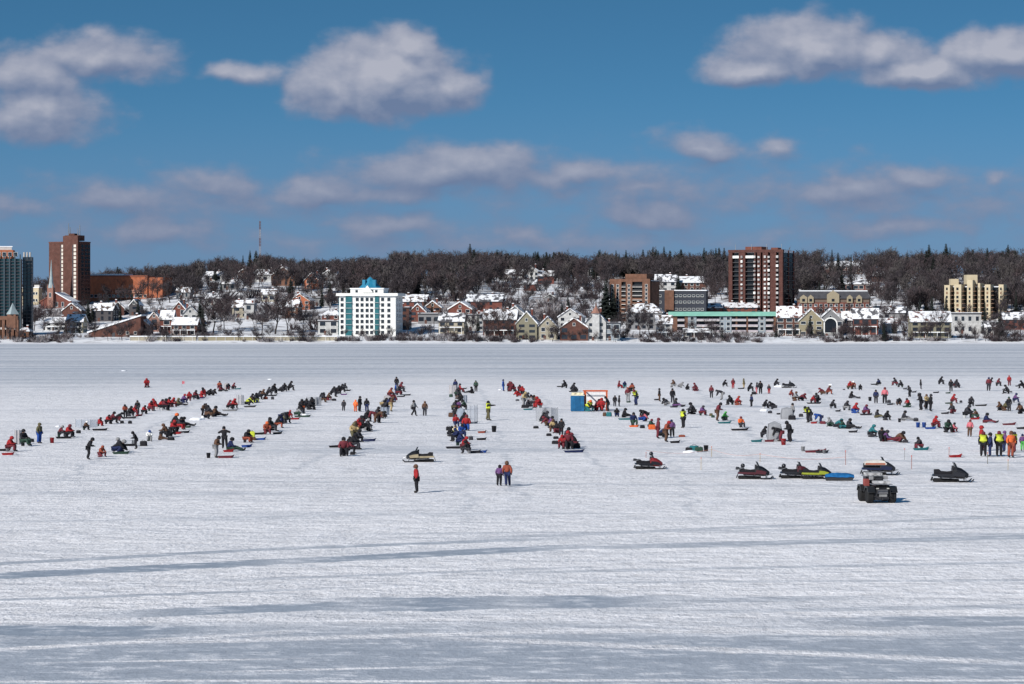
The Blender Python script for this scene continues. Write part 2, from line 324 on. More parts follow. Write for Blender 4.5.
mb.v=[(float(x),float(y),hill_z(float(x),float(y))) for y in ys for x in xs]
mb.f=[(j*nx+i,j*nx+i+1,(j+1)*nx+i+1,(j+1)*nx+i) for j in range(ny-1) for i in range(nx-1)]; mb.m=[0]*len(mb.f)
tag(part(mb,'hill',hill_mat(),None,True),kind='structure')
# ---------------------------------------------------------------- people: one skinned figure per pose, dressed by jacket, trousers and hat
COLS={'blk':((.012,.012,.016),'black'),'dk':((.030,.030,.038),'charcoal'),'nvy':((.014,.022,.075),'navy'),'blu':((.015,.06,.26),'blue'),
 'red':((.28,.018,.022),'red'),'mar':((.125,.022,.032),'maroon'),'org':((.58,.12,.035),'orange'),'rst':((.24,.058,.035),'rust'),'brn':((.095,.050,.032),'brown'),
 'tan':((.36,.27,.14),'tan'),'olv':((.095,.085,.045),'olive'),'grn':((.08,.38,.08),'bright green'),'dgr':((.025,.055,.040),'dark green'),'gry':((.22,.22,.23),'grey'),
 'pur':((.12,.055,.16),'purple'),'pnk':((.48,.13,.16),'pink'),'yel':((.50,.56,.05),'yellow'),'wht':((.74,.74,.73),'white'),'tea':((.02,.13,.15),'teal'),'skn':((.5,.28,.2),'bare'),
 'crm':((.60,.50,.33),'cream'),'fluo':((.80,.17,.05),'bright orange')}
def cloth(c): return mat('cloth_'+COLS[c][1].replace(' ','_'), COLS[c][0], .9, .22, 5)
SKIN=mat('skin',(.50,.29,.21),.6,.1); BOOT=mat('boots',(.025,.022,.022),.8,.2)
DG=None
def skin_mesh(name, verts, edges, rad, sub=1):
    me=bpy.data.meshes.new(name); me.from_pydata([tuple(v) for v in verts], edges, [])
    o=bpy.data.objects.new(name, me); COL.objects.link(o)
    o.modifiers.new('skin','SKIN'); s=o.modifiers.new('sub','SUBSURF'); s.levels=sub; s.render_levels=sub
    sv=me.skin_vertices[0].data
    for i,r in enumerate(rad):
        sv[i].radius=(r,r) if not isinstance(r,tuple) else r; sv[i].use_root=(i==0)
    dg=bpy.context.evaluated_depsgraph_get(); dg.update()
    out=bpy.data.meshes.new_from_object(o.evaluated_get(dg)); out.name=name
    bpy.data.objects.remove(o); bpy.data.meshes.remove(me)
    out.polygons.foreach_set('use_smooth',[True]*len(out.polygons))
    return out
V3=lambda *a: Vector(a)
def pose(pel, che, head, kL, aL, kR, aR, eL, hL, eR, hR, tf=(0,-1,0)):
    pel,che,head,kL,aL,kR,aR,eL,hL,eR,hR=[Vector(p) for p in (pel,che,head,kL,aL,kR,aR,eL,hL,eR,hR)]
    up=(che-pel).normalized(); neck=che+(head-che)*.55
    J=dict(pel=pel,che=che,neck=neck,head=head,kL=kL,aL=aL,kR=kR,aR=aR,eL=eL,hL=hL,eR=eR,hR=hR)
    J['wai']=pel.lerp(che,.5); J['sL']=che+up*.06+V3(-.19,0,0); J['sR']=che+up*.06+V3(.19,0,0)
    J['pL']=pel+V3(-.11,0,-.04); J['pR']=pel+V3(.11,0,-.04)
    for s in 'LR':
        d=(J['a'+s]-J['k'+s]); f=V3(*tf)
        if abs(J['a'+s].z-J['k'+s].z)<.2 and J['k'+s].z<.32 and J['a'+s].z<.2 and d.y<-.2: f=V3(0,-.35,.9)   # leg stretched out: toes up
        J['t'+s]=J['a'+s]+f.normalized()*.20+V3(0,0,-.03 if f.z<.5 else 0)
        h=J['h'+s]; dr=(h-J['e'+s]).normalized(); J['f'+s]=h+dr*.11; sd_=dr.cross(V3(0,0,1)); sd_=sd_.normalized() if sd_.length>.1 else V3(1,0,0)
        J['m'+s]=h+dr*.04+sd_*(.06 if s=='L' else -.06)
    fwd=V3(0,-1,0); J['top']=head+V3(0,0,.10); J['nose']=head+V3(0,-.12,-.0); J['jaw']=head+V3(0,-.05,-.09)
    return J
POSES={
 'S':pose((0,0,.93),(0,-.02,1.32),(0,-.05,1.60),(-.12,-.02,.50),(-.13,.02,.09),(.12,-.03,.50),(.13,0,.09),(-.28,.02,1.12),(-.26,-.12,.90),(.28,.02,1.12),(.26,-.12,.90)),
 'H':pose((0,.06,.92),(0,-.08,1.27),(0,-.25,1.50),(-.11,-.05,.50),(-.12,.05,.09),(.11,-.02,.50),(.12,.10,.09),(-.26,-.10,1.05),(-.10,-.36,1.02),(.26,-.10,1.05),(.10,-.36,1.02)),
 'W':pose((0,0,.92),(0,-.04,1.31),(0,-.08,1.59),(-.10,-.24,.52),(-.11,-.26,.10),(.10,.06,.50),(.11,.36,.13),(-.27,.14,1.12),(-.26,.16,.88),(.27,-.12,1.12),(.25,-.30,.95)),
 'B':pose((0,.20,.90),(0,-.20,1.12),(0,-.48,1.12),(-.12,.06,.48),(-.14,.10,.09),(.12,.06,.48),(.14,.10,.09),(-.24,-.34,.84),(-.14,-.44,.58),(.24,-.34,.84),(.14,-.44,.58)),
 'P':pose((0,0,.93),(0,.02,1.32),(0,0,1.60),(-.13,-.06,.50),(-.15,-.12,.09),(.13,.04,.50),(.15,.14,.09),(-.26,-.26,1.36),(-.24,-.56,1.38),(.28,.06,1.12),(.26,-.06,.88)),
 'A':pose((0,0,.93),(0,-.02,1.32),(0,-.04,1.60),(-.13,0,.50),(-.15,.03,.09),(.13,0,.50),(.15,.03,.09),(-.46,0,1.24),(-.30,-.16,1.30),(.46,0,1.24),(.30,-.16,1.30)),
 'Q':pose((0,.06,.47),(0,-.08,.84),(0,-.24,1.08),(-.16,-.42,.50),(-.17,-.40,.09),(.16,-.42,.50),(.17,-.36,.09),(-.26,-.22,.66),(-.10,-.48,.62),(.26,-.22,.66),(.10,-.48,.62)),
 'U':pose((0,.06,.47),(0,.03,.86),(0,-.02,1.14),(-.16,-.40,.52),(-.18,-.52,.09),(.16,-.40,.52),(.20,-.32,.09),(-.28,-.06,.64),(-.18,-.34,.58),(.28,-.06,.64),(.20,-.34,.58)),
 'K':pose((0,.10,.42),(0,-.08,.80),(0,-.22,1.04),(-.14,-.30,.12),(-.13,.26,.10),(.15,-.38,.48),(.16,-.32,.09),(-.26,-.22,.62),(-.12,-.46,.50),(.26,-.22,.62),(.12,-.46,.50)),
 'L':pose((0,.12,.19),(0,.06,.58),(0,-.06,.84),(-.15,-.34,.30),(-.16,-.80,.11),(.15,-.36,.22),(.20,-.84,.11),(-.26,-.08,.38),(-.14,-.34,.36),(.26,-.08,.38),(.14,-.34,.36)),
 'C':pose((0,.12,.36),(0,-.16,.66),(0,-.40,.80),(-.17,-.32,.46),(-.15,-.08,.09),(.17,-.32,.46),(.15,-.08,.09),(-.24,-.36,.48),(-.10,-.52,.28),(.24,-.36,.48),(.10,-.52,.28)),
}
TALL={'S':1.73,'H':1.64,'W':1.72,'B':1.30,'P':1.73,'A':1.73,'Q':1.22,'U':1.28,'K':1.18,'L':.98,'C':.95}
SAY={'S':'standing','H':'standing with bowed head','W':'walking','B':'bending over','P':'standing with outstretched arm','A':'standing with raised elbows','Q':'sitting hunched','U':'sitting upright','K':'kneeling','L':'sitting on the ice','C':'crouching'}
FIG={}
def figure(p):
    if p in FIG: return FIG[p]
    J=POSES[p]
    ks=['pel','wai','che','neck','head','top','nose','jaw']+[a+s for s in 'LR' for a in ('s','e','h','f','m','p','k','a','t')]
    ix={k:i for i,k in enumerate(ks)}
    ed=[('pel','wai'),('wai','che'),('che','neck'),('neck','head'),('head','top'),('head','nose'),('head','jaw')]
    for s in 'LR': ed+=[('che','s'+s),('s'+s,'e'+s),('e'+s,'h'+s),('h'+s,'f'+s),('h'+s,'m'+s),('pel','p'+s),('p'+s,'k'+s),('k'+s,'a'+s),('a'+s,'t'+s)]
    rd=dict(pel=.14,wai=.13,che=.15,neck=.06,head=.095,top=.07,nose=.018,jaw=.05)
    for s in 'LR': rd.update({'s'+s:.07,'e'+s:.05,'h'+s:.045,'f'+s:.03,'m'+s:.02,'p'+s:.10,'k'+s:.07,'a'+s:.065,'t'+s:.055})
    body=skin_mesh('person',[J[k] for k in ks],[(ix[a],ix[b]) for a,b in ed],[rd[k] for k in ks])
    body.materials.append(SKIN); body.materials.append(BOOT)
    body.polygons.foreach_set('material_index',[0 if (q.center-J['head']).length<.17 else 1 for q in body.polygons])
    def sub(name, keys, ed, rd, s=1):
        ix={k:i for i,k in enumerate(keys)}
        me=skin_mesh(name,[J[k] for k in keys],[(ix[a],ix[b]) for a,b in ed],[rd[k[0]] if k not in rd else rd[k] for k in keys],s); me.materials.append(cloth('blk')); return me
    jk=['che','wai','pel','neck','sL','eL','hL','sR','eR','hR']
    jacket=sub('jacket',jk,[('che','wai'),('wai','pel'),('che','neck'),('che','sL'),('sL','eL'),('eL','hL'),('che','sR'),('sR','eR'),('eR','hR')],
               {'che':(.21,.19),'wai':(.20,.18),'pel':(.205,.19),'neck':.10,'s':.115,'e':.085,'h':.062})
    tk=['pel','pL','kL','aL','pR','kR','aR']
    tro=sub('trousers',tk,[('pel','pL'),('pL','kL'),('kL','aL'),('pel','pR'),('pR','kR'),('kR','aR')],{'pel':.17,'p':.135,'k':.105,'a':.088})
    hb=MB(); tilt=Matrix.Translation(J['head']+V3(0,.022,.022)) @ Matrix.Rotation(R(-18 if p in 'SWPAU' else 12),4,'X'); hb.M=tilt
    prof=[(.135,-.10),(.142,-.03),(.138,.03),(.115,.09),(.07,.13),(.02,.15)]
    hb.lathe(prof,n=12,squash=(.92,1.05)); hat=hb.mesh('hat',cloth('blk'),True)
    vest=sub('vest',['che','wai','pel','neck'],[('che','wai'),('wai','pel'),('che','neck')],{'che':(.235,.205),'wai':(.225,.20),'pel':(.215,.195),'neck':.11})
    FIG[p]=(body,jacket,tro,hat,vest); return FIG[p]

PEOPLE=[]
def person(px, py, ps, jc, tc, face, hat=None, top=None, row='-'):
    g=ice(px,py); body,jk,tr,ht,vs_=figure(ps)
    o=link('person',body); o.location=g
    az={'F':0,'R':80,'L':-80,'K':180,'r':45,'l':-45}.get(face)
    o.rotation_euler=(R(random.uniform(-3,3)),R(random.uniform(-3,3)),R(az+random.uniform(-22,22)))
    s=random.uniform(.96,1.06)
    if top is not None: s=min(1.18,max(.72,(py-top)*g.y/FPX/TALL[ps]))
    k=(1.06,1.18) if ps in 'SWHPA' else (1.20,1.34)
    o.scale=(s*random.uniform(*k),s*random.uniform(*k),s*1.05)
    link('jacket',jk,o,cloth('blk' if jc=='yel' else jc))
    if jc=='yel': link('vest',vs_,o,cloth('yel'))
    link('trousers',tr,o,cloth(tc)); link('hat',ht,o,cloth(hat or ('blk' if random.random()<.55 else jc)))
    o['category']='person'; o['group']='anglers and onlookers on the ice'
    PEOPLE.append(dict(o=o,px=px,py=py,ps=ps,jc=jc,tc=tc,row=row,hat=hat))
    if ps in 'QU': SEATS.append((o,px,py))
    return o
SEATS=[]
def P(row, txt):
    for ln in txt.strip().split(';'):
        a=ln.split()
        if not a: continue
        x,y=float(a[0]),float(a[1]); hat=None; top=None
        for e in a[6:]:
            if e in COLS: hat=e
            else: top=float(e)
        person(x,y,a[2],a[3],a[4],a[5],hat,top,row)
P('A','''9 451.5 Q red mar R red 437;24 446 U blk dgr R blk 430;39 443.5 S olv blu R olv 424;60 437 Q mar dk R gry 426;68 437.5 Q red blk R mar 425;
85 430 Q brn blk R wht 422;99 426 Q red red R blk 418;107 424 Q red blk R blk 415;117.4 421 C blk mar R;125.5 418 H rst blk F blk 405;133.5 415 Q red mar R mar 406;
137.5 414 S blk dk F blk 401;143 414 Q red blk R blk 405.5;150 411 Q red mar R;155.5 409 Q red red L red;163.3 410.5 Q mar blk R blk 399;172 407 K red mar R;
178.5 406 L olv blk R;183 403 K pur nvy R red;189.5 401 Q red mar F red 392;202 397.5 K red red R;208 395.5 C blk blk R;212 395.5 C dk blk R;221 391.5 L mar blk R;219.3 389 U rst mar F blk 381.5;
227.5 390 C dk mar F;233 389 K mar blk R mar 383''')
P('B','''88.3 459.5 H blk blk R blk 438.5;101 457 K rst mar R rst 446;117 453 C blk nvy R gry 440;120.5 452 K dk blk L gry;136 449 H blk blk L blk 432;
149 441 Q wht gry F blu 430.5;161 440 L brn brn R blk 433;168.5 436.5 C blk blk R;174.5 427.5 K blk dgr R org 411;184 427 L blk blk R;
202.5 416 H brn blk R blk 404;206.5 414.5 S blk blk F blk 405;206.8 419 C brn blk R;215.5 416.5 L brn blk R blk 406;
228.5 409.5 Q mar blk R mar 400.5;233 408.5 K red blk R;247.5 405.5 C yel blk R brn;250.8 403 Q blk blk R blk 394;258 399.5 Q dk blk R blk 391;272.5 393.5 Q blk blk R blk 384;
280.5 392 C dk blk R;284.5 391.5 K blk dk F;289.5 390.5 Q blk blk R blk 381.5''')
P('C','''216.5 458 H brn gry R blk 437;225 448.5 A blk blk F blk 427.5;231 451 L nvy dgr R blk 438;246 442.5 Q blk rst R blk 430;267 434.5 K rst mar F org;270.5 431.5 U blk dk R blk 418;
272.5 430.5 K dgr blk L;282.5 424 B dk nvy R blk 412;285.5 423.5 K olv dk R;289 418 K red red R red 410.5;297.5 416 C gry dgr R;302.3 411.5 Q blk org F blk 398;309.5 410 K blk blk R blk 399.5;
317 405.5 K dk blk F blk 398;323.5 400.3 C blk blk F;328 400.5 K brn mar R brn 393;332 395 Q blk blk R;336.5 397 B blk dk R blk 387;344.3 390.5 K dk gry R dk 383.5''')
P('-','147 387.3 K red mar F red 378.5;343.5 411 S dk dk F blk 400.5;355.5 412 S fluo org K fluo 400.5;359.3 411.5 S blk dk R blk 397;367 412 S blk nvy K blk 399;414 416 W gry blk R blk 401;424.7 416 S brn dk F brn 402;417 493 S red blk L brn 466;499 486 S pur blk K blk 466;508 486.5 W rst nvy K brn 462.5;488 420.5 P yel olv R blk 400')
P('D','''344 456 U mar blk F blk 438;348.5 453.5 Q mar blk R blk 440;351.8 449.5 Q blk dk R blk 434;354 438.5 Q tan olv F olv 423;358.2 432 Q red blk F red 420;362 431.5 U blk blk R blk 416.5;366.5 430.5 K dk gry R gry;
374.2 423 B mar brn L;379.5 423 B brn blk R blk 411;383 406 C gry tan R;388.5 406.5 Q nvy blk R blk 398;391.5 411.5 H brn tan R brn 397;389.5 396.5 K rst mar R mar 388;395.5 394.5 S blu nvy R nvy 384;397 389 S blk dk F blk 377.5;400 392 Q mar dk R mar 381.5''')
P('E','''455.5 391.5 S nvy dk F blk 380;460 392.5 U red mar R blk 384;459 399.5 K dk brn L;453.5 410 Q dk olv R blk 400.5;458.5 410 U pur mar F blk 400.5;465 409.5 Q dgr blk L blk 400;455.5 426.5 U red nvy F mar 415;
466 430.5 U red blu F mar 412;449.5 436.5 K blk dk R blk 426.5;455.2 434.5 K crm yel F brn 427;459 445.5 Q nvy nvy R nvy 432;463.3 450 Q red mar R red 437;468 453.5 Q blk dk L blk 441;471.5 393.5 L blk blk L;476 391.8 S dgr blk F dgr 381''')
P('D','348 447 Q blk dk R blk 437;357 442 K dk blk R blk 430;355.5 434.5 Q rst dk F brn;361 427.5 Q mar blk F;365.5 421.5 Q blk blk R;377 418.5 K dk mar R;386.5 411 Q dk dk L;393 402 Q mar nvy F;398 395 Q dk mar R')
P('E','456.5 418.5 Q dk dk F;461.5 437 Q blu nvy F;457.5 441.5 Q nvy blk L;462.5 424 K blk nvy R;461 403 Q blk dk F;456.5 396 Q dk dgr R')
P('C','299.5 413.5 Q blk dk R;306 408.5 K dk blk F;313 407.5 Q blk blk F;321.5 402.5 Q dk brn R;341 392.5 Q blk blk R;337 394 K mar dk R;277 428 Q blk rst R')
P('F','530.5 405.5 Q gry dk R;536 404.5 Q brn blk L;526 401.5 Q dk gry R;544.5 422.5 K dk nvy R;550.5 428 K pur blk R;558 433.5 K blk mar L;566.5 442 Q dk blk R;519.5 393 Q mar blk F')
P('A','112 423.5 Q mar blk R;129 416.5 K blk dk R;160 409.5 Q red dk R;168 407.5 K red blk R;194.5 399.5 Q mar blk R;205 396 Q red blk L')
P('B','210 417 Q dk brn L;254.5 402.5 K dk yel R;262 398 Q brn blk R;268 395.5 Q dk blk R;172 433 Q red blk R;166 437.5 Q brn blk L;179 429.5 Q dk red R')
P('F','''503.5 391.3 S blu blu R nvy 380;509.5 391 Q mar dk F brn 381;513.5 391.5 Q mar mar L mar 381.5;518.5 396.8 C red red L blk;522.5 394.5 K red dk F;523.7 407 H tan gry R tan 392.5;528 407.5 L dk blk R;533 403.5 K rst brn L blk 395;539.5 408 Q red red L red 397;
542 424 Q blk dk R blk 413;545.5 420 Q blk blk F;548 426 C mar brn L;554.5 432 Q tan brn F brn 419.5;561 435.5 S blk blk F blk 419.5;563 449 Q red mar F red 435.5;568.5 449 U mar blk F red 427.5;574 447.5 K blk mar L mar 433.5''')
P('-','''565.5 388 Q blk blk L blk 380.5;572.5 391 K blk dk R;576 391.5 C dk blk L;588 411.5 K yel tea R org 400.5;596.5 410.5 Q mar red R mar 399.5;601.5 411 U red red F red 398;608 411.5 H blk blk L blk 397;614.7 406.5 S blk dk F blk 396;619 406.5 S dk blk R blk 396;
619 388.3 U mar red R mar 381;624.2 387.8 Q nvy tea F nvy 381.5;630.5 391.5 K rst blk R;633.7 392 H rst brn L mar 384;628 401 S mar gry F rst 388;635.8 405.5 H yel nvy L mar 390.5;
616.5 417 Q blk nvy F blk 408.5;625 417.5 L blk blk R blk;633 425.5 U nvy dgr F blk 413;642 421.5 C pnk blu R;645 421.5 B blk blk L blk 410;650.3 429 Q dgr blk R mar 419.5;657.3 438.5 S mar mar R mar 419;661.5 437.5 C nvy blk R;
666.5 442 H rst brn R red 422;672.3 437 S pur blk F nvy 420.5;683.5 428 S yel blk L blk 410;659.5 401.5 S blk brn R blk 389;667 405.5 C dk gry L;672.7 403 S blk dk F blk 389;675.5 406.5 L dk pur R;
674.5 387.3 Q brn gry L brn 380;679.7 387.8 C gry gry R;687 389.8 K blk blk R blk 384;696 390.5 K mar mar L mar;693 414.5 K dk blk L blk 403;701.5 415.5 Q pur mar R dk 406;
711.5 398 S mar dk F mar 386;721 399.8 B dk gry L;724 386.5 Q blk blk R blk 380;733 389 S mar red F mar 379;731.5 404.8 Q blk blk L blk 395.5;737 405.2 K red rst R rst;717.5 421 H mar brn R blk 403;724 420.5 K grn dgr R grn 412;
741 427.5 U org dk F mar 417;744 388.8 S olv tan L olv 379;749.3 391.3 Q blk blk R blk;756.3 394 S dk pnk R blk 383;760.7 393.8 S blk blk F blk 381.5;769 394 S dk red F brn 385;775.5 386.5 Q blk dk R blk 379;751.5 406.8 S nvy blk L blk 395;
764.5 408.5 Q blk blk R blk 400;774 409.3 C blk dk L;763 437.5 Q blk dk R blk 426.5;778.8 441.5 B blk mar L blk;789.5 442 H blk blk L blk 422;792 419 S gry blk L blk 404;
790.5 396.5 Q rst mar R mar 390;795 401 K gry brn R brn;801 400.7 C mar dk R;812 402.8 Q red mar R mar 395.5;818 402.2 K dk blk L;828 394.3 Q mar rst R brn 386;823 394.8 C mar brn L;808 422.7 H yel blk L blk 407;810.8 421.5 H blk dk L blk 407.5;
820 423.5 B blu nvy L blu 413.5;831.8 408.3 Q dk blk R blk 400;831 426.5 K gry dgr L gry 417.5;837 428.5 C tea dk R;843.5 428.8 K dgr tea L blk 420;849.5 428.8 L dk blk R blk;849 389.3 Q red brn R red;852.6 388.8 K rst brn F wht;
860 390.3 K blk dk F blk 384.5;851.5 398.3 L blk dk R blk;879.5 385.5 Q nvy blk L dk 379;876 403.5 S nvy dk F blk 390.5;884.7 403.7 S pnk blk F mar 386;845.3 410.3 Q dk gry R dk 401;854 413.3 K red blu R red 403;865 414.8 Q pur mar R mar 405;
877.5 417.8 L dk olv R blk 410;885.7 420.3 K blk dk R blk 411;871 437 K tea dk R tea 425;881.5 441.5 U blk blk F blk 428;886.5 441.5 L pur mar R dk''')
P('-','''896 385.5 Q dk mar L blk;901.5 387.3 Q dk blk L blk 380.5;909.5 397 H dk blk L blk 386;921 389.3 S blk dk R blk 380;898.3 405.3 C dk brn F;908.3 406.8 K red dgr L dk 398.5;920.8 410.3 H blk blk L blk 394;926 409.5 P tan blk F brn 395;
930.3 411.3 S blk blk R dk 395;940 384.3 Q blk dk R blk;951 391.5 S blk blk F blk 380;955 387.5 Q dk mar R;958.6 387.8 Q dk dk L blk 381;952.6 403.5 Q red mar R red 394.5;953 413.8 K dk mar L brn 404;
904.5 420.5 L dk gry R blk 411;934.5 428.3 Q red mar R red 416.5;947.2 432.5 K dgr blk F blk;953 432.5 K pnk mar R blk 423;920.5 449.3 Q dk mar L blk 437.5;898 442.5 C brn mar R blk;970.5 406 K dk blk F;966 418 Q dk blk R dk 404.5;
988.5 391 S mar dk F nvy 378;990 388.5 H dk mar R;997.5 386 Q mar dk R mar;1009.5 386 S red mar F red 376;1007.5 393.8 Q dk blk L blk;1023 388.3 Q blk blk L blk;1001 410.5 K brn dk L brn 402;1004.5 410.8 K olv brn R;1009.2 411.3 S blk dk F dgr 397.5;1014.6 402.5 Q pur nvy R nvy 393.5;
1021.5 413.8 K brn blk L blk;976.7 418.8 Q brn dgr L dgr 409.5;986.5 422.8 L nvy mar R blk;969.5 436.8 S pnk brn F mar 420.5;982.3 451 S red red R red 427;983.3 456.5 S yel blk F mar 433;990 456.8 S nvy nvy L blk 434;999 456.5 S yel blk F mar 432.5;
1004 452 S pur nvy L pur 432;1010.5 457.7 S org rst F brn 431;1014.7 452.5 S yel mar L dk 433;1022.8 451 S pur grn F nvy 435''')

# ---------------------------------------------------------------- gear on the ice
THINGS=[]      # (object, px, py, words) waiting for a label
def thing(o, px, py, say, cat, group): o['category']=cat; o['group']=group; THINGS.append((o,px,py,say)); return o
MET={}
def bucket_parts(col):
    if col in MET: return MET[col]
    b=MB().lathe([(.125,0),(.15,.34),(.158,.345),(.158,.375),(.145,.38),(.143,.365)],n=16)
    r=MB().tube([(-.155,0,.33),(-.16,-.10,.25),(-.09,-.17,.19),(0,-.185,.175),(.09,-.17,.19),(.16,-.10,.25),(.155,0,.33)],.006,5)
    MET[col]=(b.mesh('bucket',cloth(col),True), r.mesh('handle',STEEL,True)); return MET[col]
def bucket(p, col, s=1.0):
    b,h=bucket_parts(col); o=link('bucket',b); o.location=p; o.scale=(s,s,s); o.rotation_euler.z=random.uniform(0,6.28); link('handle',h,o); return o
for i,(o,px,py) in enumerate(SEATS):
    c=random.choice(['wht','wht','blk','blk','gry','dk','dgr']); q=o.matrix_basis @ V3(0,.10,0)
    b=bucket((q.x,q.y,0),c,o.scale.z*1.0); b['under']=o.name; b['cname']=COLS[c][1]; b['category']='bucket'; b['group']='buckets used as seats'
SLED={}
def sled(px, py, col, length=1.5, rz=0, wide=.62, load=None, say=''):
    k=(col,)
    if k not in SLED:
        mb=MB(); n=13; L_,W_=1.0,.5
        rings=[]
        def ring(ins,z,zz): # rounded tub outline
            pts=[]
            for sx,sy in ((1,1),(-1,1),(-1,-1),(1,-1)):
                for q in range(4):
                    t={(1,1):0,(-1,1):PI/2,(-1,-1):PI,(1,-1):3*PI/2}[(sx,sy)]+q*PI/6
                    x=sx*(L_/2-.16)+(.16-ins)*math.cos(t); y=sy*(W_/2-.12)+(.12-ins*.8)*math.sin(t)
                    lift=zz*max(0,(x/(L_/2)))**3
                    pts.append((x,y,z+lift))
            return pts
        vs=ring(.06,0,.10)+ring(0.0,.20,.16)+ring(-.03,.205,.16)+ring(-.03,.22,.16)+ring(.012,.22,.16)+ring(.07,.02,.10); m=16; fs=[]
        for r_ in range(5):
            for i in range(m): fs.append((r_*m+i,r_*m+(i+1)%m,(r_+1)*m+(i+1)%m,(r_+1)*m+i))
        fs.append(tuple(range(m-1,-1,-1))); fs.append(tuple(range(5*m,6*m)))
        mb.add(vs,fs); SLED[k]=mb.mesh('sled',cloth(col),False)
        rp=MB().tube([(.5,-.18,.30),(.68,-.08,.16),(.76,0,.05),(.68,.08,.16),(.5,.18,.30)],.012,5); SLED[(col,'r')]=rp.mesh('tow_rope',cloth('wht'))
    o=link('sled',SLED[k]); o.location=ice(px,py); o.rotation_euler.z=R(rz)+random.uniform(-.15,.15); o.scale=(length,wide/.5,.72)
    link('tow_rope',SLED[(col,'r')],o)
    thing(o,px,py,f'{COLS[col][1]} plastic gear sled'+(f' {say}' if say else ''),'sled','gear sleds beside the anglers'); return o
BAGM={}
def bag(px, py, col, w=.6, h=.4, rz=0, d=.38):
    if col not in BAGM:
        bm=bmesh.new(); bmesh.ops.create_cube(bm,size=1); bmesh.ops.bevel(bm,geom=bm.edges[:],offset=.16,segments=2,profile=.6,affect='EDGES')
        for v in bm.verts: v.co.z+=.5; v.co.x*=1-.16*max(0,v.co.z-.5); v.co+=Vector((mnoise.noise(v.co*4),mnoise.noise(v.co*4+Vector((5,0,0))),0))*.05
        me=bpy.data.meshes.new('gear_bag'); bm.to_mesh(me); bm.free(); me.materials.append(cloth(col)); me.polygons.foreach_set('use_smooth',[True]*len(me.polygons))
        st=MB().tube([(-.26,0,.93),(-.2,0,1.12),(0,0,1.2),(.2,0,1.12),(.26,0,.93)],.03,5)
        BAGM[col]=(me, st.mesh('strap',cloth('blk')))
    o=link('gear_bag',BAGM[col][0]); o.location=ice(px,py); o.scale=(w,d,h); o.rotation_euler.z=R(rz)+random.uniform(-.2,.2); link('strap',BAGM[col][1],o)
    thing(o,px,py,f'{COLS[col][1]} soft gear bag','bag','gear bags on the ice'); return o
for a in ((3,451,'blk',1.3,5),(8,455,'red',1.0,0),(64,438.5,'blk',1.5,-5),(100,430.5,'blk',1.5,0),(129,418.5,'dk',1.7,4),(139,416,'red',.8,0),(147,387.6,'blk',.95,0),(200,398.5,'nvy',1.5,4),
          (238,389.3,'tea',.9,0),(126,446,'blk',1.9,3),(121,454,'dgr',1.4,0),(175.5,434,'red',1.2,0),(184,433,'blk',1.1,0),(230,411,'gry',1.9,0),(250,407.3,'dk',1.5,0),(271,396,'blk',1.8,10),(276,390.5,'dk',1.2,5),
          (226,458,'mar',1.3,-6),(228.5,452,'red',.9,0),(246.8,447,'blu',.9,0),(260.5,440,'blu',.95,0),(258,434.5,'blk',1.3,0),(277.5,434,'blk',.9,0),(294,419.5,'red',1.3,0),(302.5,417,'dgr',1.9,0),(347.5,391,'blk',1.0,0),(344,395,'pur',.9,0),
          (334,447.5,'blk',.9,0),(369,441,'nvy',1.3,-4),(401,397,'dk',1.2,0),(407,395.5,'blk',1.1,3),(454,448.5,'blk',1.4,0),(474,453,'dk',1.1,0),(480.5,452.8,'blu',1.1,0),(482,433,'rst',.8,0),(473.5,423.5,'blk',.9,0),(481.5,440,'blk',.9,0),(464,389,'dk',.9,0),
          (528,410,'tea',1.2,0),(574,452.5,'nvy',1.7,3),(561,387,'blk',1.4,0),(625,419.8,'tea',1.5,0),(634,427,'org',1.0,0),(675,443,'blk',.9,0),(656.5,400.3,'blk',.7,0),(674,407.5,'dk',1.0,0),(724.5,423.5,'tea',1.4,0),(739.7,430.5,'blk',1.75,0),(741,389,'dk',1.0,0),
          (756.5,442,'tea',1.0,0),(769.5,441.8,'mar',.9,0),(779.5,414.5,'blk',.7,0),(814,403.8,'blk',1.9,0),(814,423.5,'red',.7,0),(812,452.5,'mar',1.2,0),(822,453,'dk',1.1,0),(820.5,452,'mar',.9,4),(853,432.5,'dk',.9,0),(874,384.8,'blk',1.1,0),
          (921,450.2,'tea',1.3,0),(948.5,403.8,'dgr',.9,0),(945,414,'dk',.9,0),(948,393.5,'dgr',.7,0),(930.5,429,'blu',1.1,0),(975,419.5,'red',1.0,0),(981,406,'blk',1.5,0),(1009,425,'mar',1.4,0),(1021,429,'blk',.9,0),(907,407.3,'dgr',1.1,0),(914,392.5,'dk',.7,0),(936,393,'blk',.9,0),(905,389.3,'dk',.6,0),
          (955.5,457.3,'red',1.0,0),(838,411.6,'dk',.6,0),(866,415.2,'dk',1.4,0),(573.5,392,'blk',1.4,0),(186,427.8,'dgr',1.0,0),(890,405,'dk',.8,-8),(628.5,402.5,'dgr',.6,0),(696,391,'mar',.8,0),(1017,386.5,'dk',.5,0)):
    sled(*a)
